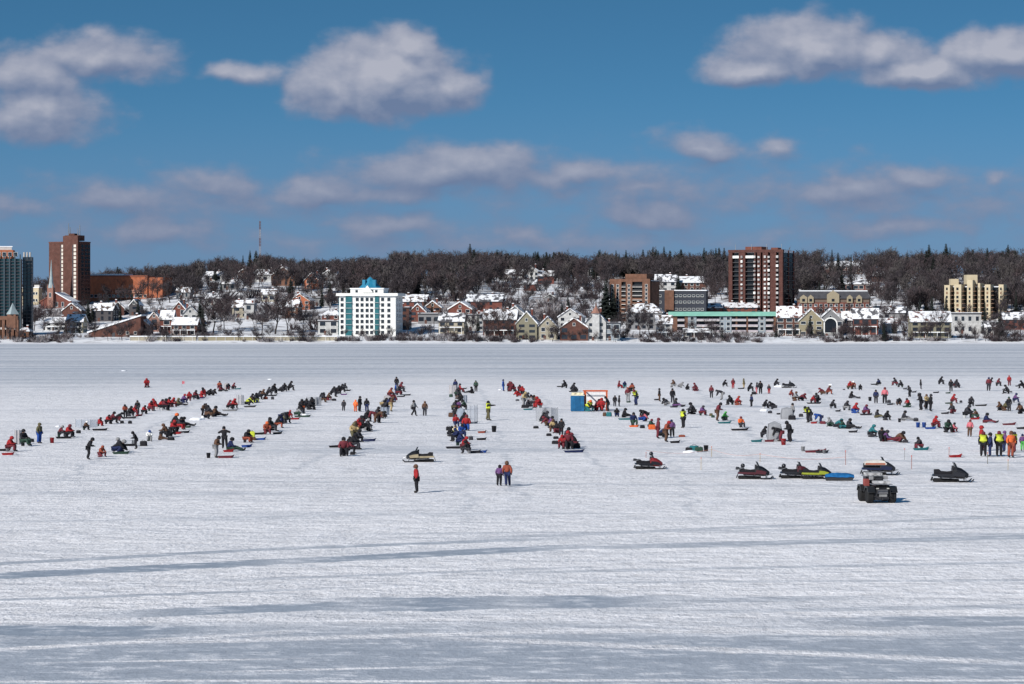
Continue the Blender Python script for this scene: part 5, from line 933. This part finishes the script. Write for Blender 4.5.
# sloping snow roof of the big shore barn, sea wall, lattice mast
g,w,h,k=rect(88,141,316,337); r=empty('boathouse',g,R(-5)); x=w/2
part(MB().prism([(-x,-2),(x,-2),(x,h),(-x,h*.18)],0,12),'wall',WALLS['brown'],r); part(MB().prism([(-x-.6,h*.18),(x+.4,h+.02),(x+.4,h+.7),(-x-.6,h*.18+.7)],-.5,12.5),'roof',SNOW,r); windows(r,0,[x*.2,x*.5,x*.8],[1.2],1.2,1.3); part(MB().box(-x*.1,x*.02,-.06,-.003,-.5,2),'door',SLATE,r)
tag(r,'boathouse with one long slanting snow roof on the shore under orange school','boathouse'); BUILDINGS.append(dict(o=r,px=114,py=337,wall='x',style='',say='',w=w,box=(88,141,316,337),done=True))
for i,(a,b,c,say) in enumerate(((130,196,'cream','cream sea wall below the red and white cottages'),(198,262,'yellow','yellowish sea wall below the big bare shore trees'),(263,337,'cream','cream sea wall leading up to the white apartment block'))):
    g0,g1=slope(a,341),slope(b,341); d_=(g1-g0); r=empty('sea_wall',g0,math.atan2(d_.y,d_.x)); L_=d_.xy.length
    part(MB().box(0,L_,0,.5,-1.5,1.7),'wall',WALLS[c],r); part(MB().box(-.1,L_+.1,-.2,.8,1.701,2.1),'snow_cap',SNOW,r)
    for j in range(int(L_/4)+1): part(MB().box(j*4-.12,j*4+.12,-.16,-.002,-1.5,1.6),'buttress',PALEC,r)
    tag(r,say,'sea wall','sea walls along the shore','thing'); KEEP.append((a,b,334,342))
g=slope(254,267); g=Vector((g.x,g.y+40,hill_z(g.x,g.y+40))); k=g.y/FPX; H_=g.z; top=CAM_H+(HZ-221)*k; r=empty('radio_mast',g); hh=top-g.z
RW=[mat('mast_red',(.17,.09,.085),.7),mat('mast_white',(.34,.33,.36),.7)]
for i in range(7):
    z0,z1=hh*i/7,hh*(i+1)/7; wd=.80-.04*i; m_=MB()
    for q in range(3):
        t=q*2*PI/3; t2=t+2*PI/3; m_.tube([(wd*math.cos(t),wd*math.sin(t),z0),(wd*math.cos(t),wd*math.sin(t),z1)],.14,4)
        for s_ in range(3): za=z0+(z1-z0)*s_/3; zb=z0+(z1-z0)*(s_+1)/3; m_.tube([(wd*math.cos(t),wd*math.sin(t),za),(wd*math.cos(t2),wd*math.sin(t2),zb)],.09,4)
    part(m_,'lattice_section',RW[i%2],r)
part(MB().tube([(0,0,hh),(0,0,hh+2.5)],.06,5),'antenna',STEEL,r)
tag(r,'red and white lattice radio mast standing on the wooded ridge','radio mast')
# ---------------------------------------------------------------- trees
def bare_arrays(seed, H=12.0, spread=.45, twigs=420, dense=1.0):
    rg=random.Random(seed); mb=MB(); tips=[]
    def branch(p, d, L_, r, lev):
        pts=[p]; rs=[r]; n=3 if lev else 4
        for i in range(n):
            d=(d+Vector((rg.uniform(-1,1),rg.uniform(-1,1),rg.uniform(-.3,.8)))*.22).normalized(); p=p+d*L_/n; pts.append(p); rs.append(r*(1-.7*(i+1)/n)+.012)
            if lev<3 and (i>0 or lev>0):
                for _ in range(2 if lev<2 else 1):
                    a=rg.uniform(0,2*PI); out=Vector((math.cos(a),math.sin(a),rg.uniform(.35,1.0))).normalized()
                    branch(p, (d*.55+out*(.9 if lev==0 else .75)).normalized(), L_*rg.uniform(.42,.62), rs[-1]*.7, lev+1)
        if lev>=1: tips.extend((q,d,lev) for q in pts[1:])
        mb.tube(pts, rs, 4 if lev<2 else 3)
    branch(Vector((0,0,-.6)), Vector((0,0,1)), H*.62, H*.018, 0)
    tw=MB()
    for _ in range(twigs):
        p,d,lev=rg.choice(tips); dr=(d+Vector((rg.gauss(0,.7),rg.gauss(0,.7),rg.gauss(.35,.5)))).normalized(); q=p+Vector((rg.gauss(0,.35),rg.gauss(0,.35),rg.gauss(0,.35))); L_=rg.uniform(.9,2.3)*H/12
        sd_=dr.cross(Vector((rg.uniform(-1,1),rg.uniform(-1,1),rg.uniform(-1,1)))).normalized()*rg.uniform(.04,.10)*dense
        tw.add([q-sd_,q+sd_,q+dr*L_],[(0,1,2)])
    return mb,tw
def fir_arrays(seed, H=14.0, wide=.2):
    rg=random.Random(seed); tr=MB().tube([(0,0,-.6),(0,0,H*.5),(0,0,H*.97)],[.26,.15,.03],5); nd_=MB(); z=H*.10
    while z<H*.985:
        f=1-(z/H); R_=H*wide*(f**.85)*rg.uniform(.75,1.15)+.15; n=9 if f>.3 else 6; o_=rg.uniform(0,6)
        for k in range(n):
            a=o_+2*PI*k/n+rg.uniform(-.25,.25); l=R_*rg.uniform(.65,1.15); c,s=math.cos(a),math.sin(a); w=.28*l+.16; dz=rg.uniform(.25,.5)*l
            tip=Vector((c*l,s*l,z-dz)); up=Vector((0,0,z+.35)); 
            nd_.add([up,tip+Vector((-s*w*.3,c*w*.3,.02)),tip+Vector((s*w*.3,-c*w*.3,-.02)),Vector((c*l*.55-s*w,s*l*.55+c*w,z-dz*.35)),Vector((c*l*.55+s*w,s*l*.55-c*w,z-dz*.35))],[(0,3,1),(0,1,2),(0,2,4)])
        z+=H*.035+.12*f
    return tr,nd_
BARE=[bare_arrays(s,twigs=520) for s in (1,2,3,4,5)]; FIRS=[fir_arrays(s,wide=w) for s,w in ((11,.19),(12,.24),(13,.15))]
def np_mesh(mb): return np.array(mb.v,dtype=np.float32), mb.f
BM=[(a.mesh('trunk',BARK),b.mesh('crown',TWIG)) for a,b in BARE]; FM=[(a.mesh('trunk',BARK),b.mesh('crown',FIR)) for a,b in FIRS]
TREES=[]
def tree(px,py,hpx,kind='bare',wide=1.0,tw=None,lean=0.0,at=None):
    g=at or slope(px,py); h=hpx*g.y/FPX
    if kind=='bare': i=random.randrange(len(BM)); tr,cr=BM[i]; H0=11.2; nm='bare_tree'
    else: i=random.randrange(len(FM)); tr,cr=FM[i]; H0=14.0; nm='conifer'
    r=empty(nm,g,random.uniform(0,6.28)); s=h/H0; r.scale=(s*wide,s*wide,s); r.rotation_euler.x=lean
    link('trunk',tr,r); link('crown',cr,r,tw if kind=='bare' else None)
    r['category']='tree'; r['group']='bare trees on the slope' if kind=='bare' else 'dark conifers on the hill'
    TREES.append((r,px,py,hpx,kind,wide)); return r
for px,py,h,w in ((275,334,40,1.25),(262,333,26,1.0),(288,333,30,1.0),(213,333,34,1.2),(224,331,30,1.0),(303,333,24,1.1),(150,338,16,1.0),(170,303,22,1.2),(180,302,28,1.2),(192,303,26,1.2),(60,338,20,1.2),(34,331,22,1.4),(44,330,26,1.3),(28,326,18,1.2),(66,339,18,.8),(72,340,16,1.),(345,338,9,1.3),(362,339,9,1.5),(378,339,9,1.4),(392,340,12,1.1),
    (472,336,22,1.),(488,338,24,1.1),(500,338,26,1.),(508,338,24,.9),(478,300,16,1.2),(445,341,18,.9),(430,341,16,1.),(420,343,14,1.1),(625,338,28,1.2),(640,338,30,1.2),(650,337,24,1.1),(618,338,20,1.1),(590,299,20,1.3),(575,300,22,1.2),(560,300,24,1.2),(540,302,22,1.1),(528,305,24,1.1),(512,300,20,1.1),(600,303,22,1.),(555,311,16,1.),
    (662,338,18,1.),(742,300,22,1.1),(715,305,22,1.1),(722,300,20,1.),(905,318,26,1.1),(890,316,28,1.2),(915,316,24,1.2),(930,316,26,1.),(942,317,26,1.1),(880,310,26,1.1),(870,302,20,1.),(940,339,26,1.),(930,341,22,1.),(905,341,20,1.),(896,341,24,.8),(885,341,24,.7),(962,340,18,1.),(1000,320,24,1.),(1012,318,26,1.2),(990,338,24,1.),(1005,340,20,1.1),(1020,338,22,1.),
    (955,318,22,1.),(970,322,16,.9),(1002,322,20,.8),(812,300,10,1.),(120,300,20,1.1),(104,312,18,1.),(140,302,22,1.1),(152,300,20,1.),(160,311,16,1.1),(240,300,24,1.2),(250,297,22,1.1),(230,292,22,1.2),(305,305,20,1.1),(322,300,20,1.),(330,309,18,1.),(345,295,18,1.),(315,318,16,1.1),(345,258+15,18,1.3),(355,285,20,1.),
    (408,336,18,.9),(414,300,18,1.),(430,298,20,1.1),(445,300,18,1.),(860,339,16,1.),(868,340,18,.8),(842,340,14,.9),(775,339,14,.7),(792,340,13,.8),(809,340,14,.8),(716,341,10,.9),(700,341,9,1.2),(738,341,8,1.5),(580,341,11,1.),(595,342,9,1.),(570,342,9,1.2),(550,342,8,1.),(527,342,8,1.),
    (95,340,16,1.1),(108,341,14,1.2),(122,341,12,1.),(10,341,14,1.),(20,342,12,1.2),(184,341,12,1.),(205,341,14,1.),(238,341,12,1.3),(258,342,11,1.),(290,342,12,1.1),(312,342,11,1.2),(330,341,10,1.1),(455,342,10,1.),(468,343,9,1.1),(614,342,10,1.),(820,341,10,1.),(832,341,12,1.),(919,342,14,1.),(948,343,13,1.),(976,342,14,1.)):
    tree(px,py,h,'bare',w,TWIG2 if random.random()<.4 else None)
for px,py,h,w in ((200,333,34,1.1),(203,334,28,1.0),(606,322,44,1.15),(614,322,36,1.1),(568,317,22,1.2),(562,318,18,1.),(596,322,24,1.),(132,314,24,1.),(138,316,18,1.),(118,316,20,.8),(88,326,26,1.1),(92,322,20,1.),(84,300,16,1.),(810,337,22,1.0),(795,337,15,1.),(776,338,17,1.1),(876,331,28,1.1),(870,318,22,1.),(884,342,20,.8),(722,341,10,1.),(1000,337,30,1.0),(985,335,34,1.1),(1016,320,30,1.),(946,322,26,.9),(920,322,24,.9),(932,322,26,.9),(926,316,24,.8),(425,315,20,1.2),(432,320,18,1.),(478,333,22,1.1),(467,337,14,1.2),(508,322,14,1.),
    (330,300,20,1.),(322,308,22,.9),(243,275,20,1.2),(250,274,24,1.2),(215,281,18,1.),(198,280,22,.8),(194,281,18,.8),(98,283,14,1.1),(104,284,16,1.),(145,281,12,1.),(150,282,14,1.),(354,284,26,1.),(300,285,24,1.),(296,286,22,1.),(306,287,18,1.)):
    tree(px,py,h,'fir',w)
SKY=[(287,259,17),(293,262,12),(300,261,16),(306,260,14),(313,259,18),(320,262,12),(281,262,14),(273,262,14),(394,251,20),(398,256,16),(409,256,14),(414,251,22),(470,243,28),(474,249,20),(497,249,16),(522,254,16),(530,256,18),(537,252,20),(545,256,16),(600,249,24),(604,253,18),(626,258,14),(634,254,16),(643,249,20),(648,250,18),(653,246,22),(658,250,18),(664,246,20),(670,250,16),(681,249,18),(690,252,16),(704,247,20),(711,249,18),(716,250,16),(832,249,22),(838,252,18),(907,252,18),(929,244,24),(926,250,16),(946,243,26),(950,247,22),(973,249,20),(968,252,16),(1008,244,24),(1003,250,18),(1015,250,20),(256,250,18),(250,255,14),(120,268,12),(742,251,14)]
rg=random.Random(17)
SKY+=[(px,float(np.interp(px,[0,90,160,300,420,520,640,740,850,1024],[278,268,264,260,254,253,250,250,251,248]))+rg.uniform(-3,5),16) for px in [rg.choice([rg.uniform(100,1020),rg.uniform(505,560),rg.uniform(610,730)]) for _ in range(46)]]
for px,top,h in SKY:
    base=min(top+h+10,292); g=slope(px,275.0+random.uniform(0,3)); hh=HZ+FPX*(CAM_H-g.z)/g.y-top
    tree(px,top+hh,hh,'fir',random.uniform(1.15,1.7),at=g)

BOX=[b['box'] for b in BUILDINGS]+KEEP
rg=random.Random(9); made=0
while made<150:
    px=rg.uniform(5,1020); py=rg.uniform(287,341); h=rg.uniform(9,20)*(1.0 if py<325 else .85)
    bad=[1 for x0,x1,t,b in KEEP if px+h*.3>x0 and px-h*.3<x1 and py>b-1 and py-h<b-4 and b-t>25]
    own=[1 for x0,x1,t,b in BOX if px>x0-1 and px<x1+1 and py>b-6 and py<b-.5]
    if bad or own: continue
    tree(px,py,h,'bare',rg.uniform(1.0,1.5),TWIG2 if rg.random()<.4 else None); made+=1
made=0
while made<26:
    px=rg.uniform(60,1015); py=rg.uniform(288,336); h=rg.uniform(13,22)
    if [1 for x0,x1,t,b in KEEP if px+h*.3>x0 and px-h*.3<x1 and py>b-1 and py-h<b-4] or [1 for x0,x1,t,b in BOX if x0-1<px<x1+1 and b-6<py<b-.5]: continue
    tree(px,py,h,'fir',rg.uniform(.9,1.3)); made+=1
made=0
while made<46:
    px=rg.uniform(80,1015); py=rg.uniform(339.5,343); h=rg.uniform(8,17)
    if 336<px<398 and h>11: continue
    tree(px,py,h,'bare',rg.uniform(.9,1.5),TWIG2 if rg.random()<.4 else None); made+=1
# the wood along the ridge: one mass of leafless crowns
def skyline(px): return float(np.interp(px,[0,40,90,160,200,250,300,345,370,395,430,470,500,520,560,600,640,700,740,800,850,880,905,950,1000,1060],[292,282,276,268,266,264,262,256,262,258,254,252,252,257,254,255,256,252,254,252,250,252,258,254,254,250]))
def woodlim(px): return float(np.interp(px,[0,150,170,250,330,345,470,490,600,620,720,730,800,820,900,910,1060],[285,285,296,292,296,302,302,288,288,282,298,300,300,296,302,318,320]))
BOX=[b['box'] for b in BUILDINGS]+KEEP
def hides(px,py,top,half):
    for x0,x1,t,b in BOX:
        if px+half>x0+1 and px-half<x1-1 and py>b-1 and top<b-2: return True
    return False
def hides_keep(px,py,top,half):
    return any(px+half>x0 and px-half<x1 and py>b-1 and top<b-2 for x0,x1,t,b in KEEP)
def gather(name, insts, mats_, kind='stuff'):
    """insts: (template number, point, scale, wide, turn) -> one mesh"""
    V=[];F=[];Mi=[];n=0
    for (ti,p,s,w,rz) in insts:
        for mi,mbx in enumerate(TPL[ti]):
            v,f=mbx; c_,s_=math.cos(rz),math.sin(rz); a=v*np.array([s*w,s*w,s],dtype=np.float32); b=np.empty_like(a); b[:,0]=a[:,0]*c_-a[:,1]*s_+p.x; b[:,1]=a[:,0]*s_+a[:,1]*c_+p.y; b[:,2]=a[:,2]+p.z
            V.append(b); F.append((f,n)); Mi.append((len(f),TMAT[ti][mi])); n+=len(v)
    me=bpy.data.meshes.new(name); vs=np.concatenate(V); fs=[]; 
    for f,o_ in F: fs.extend([tuple(i+o_ for i in q) for q in f])
    me.from_pydata(vs.tolist(),[],fs); me.polygons.foreach_set('material_index',np.concatenate([np.full(a,b,dtype=np.int32) for a,b in Mi]))
    for m in mats_: me.materials.append(m)
    o=link(name,me); o['kind']=kind; return o
LITE=[bare_arrays(s,twigs=300,dense=1.7) for s in (21,22,23,24)]
def lite_trunk(mb):   # only the sturdy limbs of a far tree
    return mb
TPL=[(np_mesh(a),np_mesh(b)) for a,b in LITE]+[(np_mesh(a),np_mesh(b)) for a,b in FIRS]
TMAT=[(0,1),(0,2),(0,1),(0,3)]+[(0,4)]*3
ins=[]; rg=random.Random(5)
for _ in range(5200):
    px=rg.uniform(-60,1090); 
    if px<158 and rg.random()<.6: continue
    py=rg.uniform(270,woodlim(px)); g=slope(px,py)
    if rg.random()<.34: Y_=rg.uniform(1560,1760); x_=(px-CX)/FPX*Y_; g=Vector((x_,Y_,hill_z(x_,Y_)))
    px2,py2=pix(g); h=rg.uniform(9,14.5)*1.0
    sk=skyline(px)+rg.uniform(-2,4)+8*mnoise.noise(Vector((px*.05,1.7,0)))+5*mnoise.noise(Vector((px*.17,4.7,0))); hp=h*FPX/g.y; top=py2-hp
    if top<sk: hp=py2-sk; h=hp*g.y/FPX; top=sk
    if h<4.5: continue
    if hides(px,py2,top,hp*.22) and not (hides_keep(px,py2,top,hp*.22)==False and rg.random()<.22): continue
    fir=rg.random()<(.42 if (515<px<555 or 618<px<740 or 275<px<325) and py2<284 else .07)
    ins.append((rg.randrange(4,7) if fir else rg.randrange(4), g, h/(14.0 if fir else 11.2), rg.uniform(.85,1.25), rg.uniform(0,6.28)))
    if len(ins)>2350: break
tag(gather('woodland',ins,[BARK,TWIG,TWIG2,mat('twigs_grey',(.085,.075,.075),.95,.3,.25),FIR]),'leafless purple-brown wood covering the ridge behind the town','wood')
# brush and saplings scattered over the slope and along the shoreline
def shrub(seed,n=46):
    rg=random.Random(seed); mb=MB()
    for _ in range(n):
        a=rg.uniform(0,6.28); r=rg.uniform(0,.5); d=Vector((math.cos(a)*rg.uniform(.1,.8),math.sin(a)*rg.uniform(.1,.8),1)).normalized(); p=Vector((math.cos(a)*r,math.sin(a)*r,-.1)); L_=rg.uniform(.5,1.5); s=d.cross(Vector((rg.uniform(-1,1),rg.uniform(-1,1),.2))).normalized()*.045
        mb.add([p-s,p+s,p+d*L_],[(0,1,2)]); q=p+d*L_*.5; d2=(d+Vector((rg.gauss(0,.5),rg.gauss(0,.5),.3))).normalized(); mb.add([q-s*.8,q+s*.8,q+d2*L_*.6],[(0,1,2)])
    return mb
SH=[shrub(s) for s in (31,32,33)]; TPL=[(np_mesh(a),) for a in SH]; TMAT=[(0,),(1,),(2,)]; ins=[]
for _ in range(3400):
    px=rg.uniform(-40,1064); py=rg.choice([rg.uniform(336,343),rg.uniform(284,338),rg.uniform(284,325)]); g=slope(px,py); s=rg.uniform(.8,2.4)*(1.0 if py>334 else rg.uniform(1.2,2.3))
    if mnoise.noise(Vector((g.x*.03,g.y*.03,7)))<-.12: continue
    if hides(px,py,py-s*1.2*FPX/g.y,1.0) and (py<334 or rg.random()<.6): continue
    ins.append((rg.randrange(3),g,s,rg.uniform(.9,1.7),rg.uniform(0,6.28)))
tag(gather('brush',ins,[TWIG,TWIG2,mat('twigs_frosted',(.27,.25,.26),.95,.25,.3)]),'bare purple-brown brush scattered over the snowy slope and shoreline','brush')
# ---------------------------------------------------------------- labels that single each thing out
ORD=['nearest','second','third','fourth','fifth','sixth','seventh','eighth','ninth','tenth','eleventh','twelfth','thirteenth','fourteenth','fifteenth','sixteenth','seventeenth','eighteenth','nineteenth','twentieth']
def nth(i):
    if i==0: return 'first'
    if i<20: return ORD[i]
    return ('twenty-'+['first','second','third','fourth','fifth','sixth','seventh','eighth','ninth'][i-20]) if i<29 else 'thirtieth'
ROWN={'A':'leftmost angler row','B':'second angler row from left','C':'third angler row from left','D':'angler row below white apartment block','E':'angler row near pointing man','F':'angler row left of blue hut'}
CN=lambda c: COLS[c][1]
def where(px,py,marks):
    best=None
    for mx,my,ph in marks:
        dx,dy=px-mx,(py-my)*2.6
        if abs(dx)<.5 and abs(dy)<.5: continue
        d=math.hypot(dx,dy)
        if best is None or d<best[0]:
            w='right of' if dx>abs(dy) else 'left of' if -dx>abs(dy) else 'behind' if dy<0 else 'in front of'
            best=(d,w,ph)
    return best
SPECIAL={(417,493):'person in red coat standing alone nearest the viewer, below cream snowmobile',(499,486):'person in purple jacket standing beside rust-jacketed companion in open snow',(508,486.5):'person in rust jacket and navy trousers walking beside purple-jacketed companion',
 (488,420.5):'person in yellow vest pointing with outstretched arm, alone beside bucket',(355.5,412):'person in bright orange coat standing with back turned among loose onlookers',(343.5,411):'small charcoal-clad person standing alone left of bright orange coat',(741,427.5):'person in orange jacket sitting on black sled',
 (724,420.5):'person in bright green jacket kneeling over teal sled',(1010.5,457.7):'person in orange high-visibility suit standing in the group by marker poles',(808,422.7):'person in yellow vest leaning over, beside blue-jacketed bender',(683.5,428):'person in yellow jacket and black trousers standing alone in walkway',
 (635.8,405.5):'person in yellow jacket with bowed head just behind the paired standers',(588,411.5):'person in yellow jacket kneeling inside the orange-framed shelter',(820,423.5):'person in blue jacket bending over beside yellow vest',(934.5,428.3):'person in red jacket hunched on blue sled',(225,448.5):'person in black standing with raised elbows at near end of third row',
 (147,387.3):'person in red jacket kneeling on a black sled far out alone'}
MK=[(741,427.5,'orange-jacketed sitter on black sled'),(724,420.5,'bright green jacket'),(683.5,428,'lone yellow jacket'),(808,422.7,'leaning yellow vest'),(774,441,'grey pop-up tent'),(577,411,'blue hut'),(596,411,'orange-framed shelter'),(1010.5,457.7,'orange high-visibility suit'),
    (934.5,428.3,'red sitter on blue sled'),(650,469,'red-hooded snowmobile'),(926,409.5,'tan-jacketed pointer'),(854,413.3,'red jacket with blue trousers'),(871,437,'teal-jacketed kneeler'),(884.7,403.7,'pink-jacketed stander'),(733,389,'maroon stander near far edge'),(820,423.5,'blue-jacketed bender'),
    (635.8,405.5,'yellow jacket behind paired standers'),(672.3,437,'purple-jacketed stander'),(969.5,436.8,'pink-jacketed lone stander'),(1009.5,386,'red stander at far right'),(769,394,'red-trousered stander'),(952,482,'black and grey snowmobile'),(920.5,449.3,'sitter on teal sled'),(988.5,391,'maroon stander in navy hat'),(744,388.8,'olive stander on far edge')]
for d in PEOPLE:
    if (d['px'],d['py']) in SPECIAL: d['label']=SPECIAL[(d['px'],d['py'])]
for rw in 'ABCDEF':
    L_=sorted([d for d in PEOPLE if d['row']==rw],key=lambda d:-d['py'])
    for i,d in enumerate(L_):
        d['short']=f'{nth(i)} angler from near end of {ROWN[rw]}'
        d.setdefault('label', f"person in {CN(d['jc'])} jacket {SAY[d['ps']]}, {nth(i)} from near end of {ROWN[rw]}")
cnt={}
for d in sorted([d for d in PEOPLE if d['row']=='-' and 'label' not in d],key=lambda d:(where(d['px'],d['py'],MK)[0])):
    _,w,ph=where(d['px'],d['py'],MK); k=(w,ph); i=cnt.get(k,0); cnt[k]=i+1; tr='' if d['tc']==d['jc'] else f" and {CN(d['tc'])} trousers"
    o_='' if i==0 else nth(i)+' '
    d['label']=f"person in {CN(d['jc'])} jacket{tr} {SAY[d['ps']]}, {'closest' if i==0 else nth(i)} {w} {ph}"; d['short']=f"{CN(d['jc'])}-jacketed sitter {'closest' if i==0 else nth(i)} {w} {ph}"
def trim(s,n=16):
    w=s.split(); 
    if len(w)<=n: return s
    for a,b in ((' sitting on the ice',' seated low'),(' standing with bowed head',' standing bowed'),(' and charcoal trousers',''),(' and black trousers',''),(' and navy trousers',''),(' and maroon trousers',''),(' and brown trousers',''),(' and dark green trousers',''),(' and rust trousers',''),(' and red trousers',''),(' and purple trousers',''),(' and blue trousers',''),(' and pink trousers',''),(' and olive trousers',''),(' and grey trousers',''),(' and teal trousers',''),(' standing with outstretched arm',' pointing'),(' near end of',' near end,')):
        s=s.replace(a,b)
        if len(s.split())<=n: return s
    return ' '.join(s.split()[:n])
for d in PEOPLE: d['o']['label']=trim(d['label'])

SHORT={d['o'].name:d for d in PEOPLE}
for o in list(bpy.data.objects):
    if o.get('under'):
        d=SHORT[o['under']]; s=d.get('short') or d['label'].replace('person in ','')
        o['label']=trim(f"{o['cname']} bucket under {s}"); del o['under']; del o['cname']
# gear: said by the closest person's row, or by the closest mark
PM=[(d['px'],d['py'],d) for d in PEOPLE]; cnt={}
WIDE=MK+[(417,493,'red-coated lone stander'),(488,420.5,'pointing man'),(500,486,'purple and rust-jacketed pair'),(225,448.5,'black figure with raised elbows'),(39,443.5,'olive-jacketed stander in leftmost row'),(88.3,459.5,'black bowed stander nearest in second row'),(419,462,'cream and black snowmobile'),(344,456,'maroon sitter nearest below white block'),(355.5,412,'bright orange coat'),(563,449,'red sitter nearest left of blue hut'),(466,430.5,'red jacket with blue trousers near pointing man'),
   (247.5,405.5,'yellow-jacketed croucher'),(147,388,'lone far sled'),(174.5,427.5,'orange-hatted kneeler'),(302.3,411.5,'sitter with orange trousers'),(395.5,394.5,'blue-jacketed stander in navy hat'),(503.5,391.3,'blue stander at far end'),(9,451.5,'red sitter nearest in leftmost row'),(125.5,418,'rust stander in leftmost row'),(233,389,'maroon kneeler at far end'),(455.5,426.5,'red jacket with navy trousers'),(523.7,407,'tan stander left of blue hut'),(880,475,'snowmobile under white and orange cover')]
for o,px,py,say in sorted(THINGS,key=lambda t:where(t[1],t[2],WIDE)[0]):
    _,w,ph=where(px,py,WIDE); k=(say,w,ph); i=cnt.get(k,0); cnt[k]=i+1
    o['label']=trim(f"{say}, {'closest' if i==0 else nth(i)} {w} {ph}")
# houses and trees: by the nearest landmark of the town
LM=[(120,300,'orange school'),(57,307,'red church'),(68,306,'brown brick tower'),(368,336,'white lakeside block'),(633,322,'brown-orange brick mid-rise'),(680,315,'dark terraced block'),(763,313,'tall red tower'),(723,332,'green-roofed lakeside building'),(978,321,'cream stepped block'),(834,313,'mansard condominium'),(254,262,'radio mast'),(5,338,'brick arcade'),
    (114,337,'slant-roofed boathouse'),(451,334,'cream two-storey house'),(526,340,'olive-cream tall house'),(596,341,'pink-spired white house'),(484,312,'long red brick house'),(811,336,'yellow gabled house'),(966,334,'white modern house'),(931,338,'wide grey-green house'),(283,286,'large tan chalet'),(299,310,'orange-brick house'),(844,274,'hilltop lodge'),(570,328,'double-gabled house'),(230,341,'yellowish sea wall'),(330,324,'round-gabled house')]
UNIQ={'cream two-storey house','olive-cream tall house','white house under a pink spire','long red brick house','yellow gabled house','white modern house','wide grey-green house','large tan chalet','orange-brick house','white double-gabled house','round-gabled house'}
cnt={}
for b in sorted(BUILDINGS,key=lambda b:where(b['px'],b['py'],LM)[0]):
    if b.get('done'): continue
    _,w,ph=where(b['px'],b['py'],[m for m in LM if not b['say'].endswith(m[2])])
    rf={'gf':'snowy front gable','gs':'broad snowy roof','hip':'snowy hipped roof','flat':'flat snowy roof'}[b['style']]
    k=(b['say'],w,ph); i=cnt.get(k,0); cnt[k]=i+1
    b['o']['label']=trim(f"{b['say']} with {rf}, {'' if i==0 else nth(i)+' '}{w} {ph}")
for o,px,py in POLES:
    _,w,ph=where(px,py,LM); o['label']=f'thin wooden utility pole with crossarm, {w} {ph}'
cnt={}
for r,px,py,hp,kind,wd in sorted(TREES,key=lambda t:where(t[1],t[2],LM)[0]):
    _,w,ph=where(px,py,LM); sz='tall' if hp>27 else 'small' if hp<15 else 'mid-sized'; sh=('broad ' if wd>1.15 else '')
    say=f"{sz} {sh}{'bare brown tree' if kind=='bare' else 'dark conifer'}"; k=(kind,sz,sh,w,ph); i=cnt.get(k,0); cnt[k]=i+1
    r['label']=trim(f"{say}, {'closest' if i==0 else nth(i)+' out'} {w} {ph}")
for o in bpy.data.objects:
    if o.parent is None and o.get('label'): o['label']=o['label'].replace('yellow jacket','yellow vest').replace('yellow-jacketed','yellow-vested')
seen={}
for o in bpy.data.objects:
    if o.parent is None and o.get('label'):
        seen.setdefault(o['label'],[]).append(o)
for l,os_ in seen.items():
    if len(os_)>1:
        for i,o in enumerate(sorted(os_,key=lambda o:-o.location.y)):
            if i: o['label']=' '.join(l.split()[:14])+f', {nth(i)} behind'
            print('DUP', l)
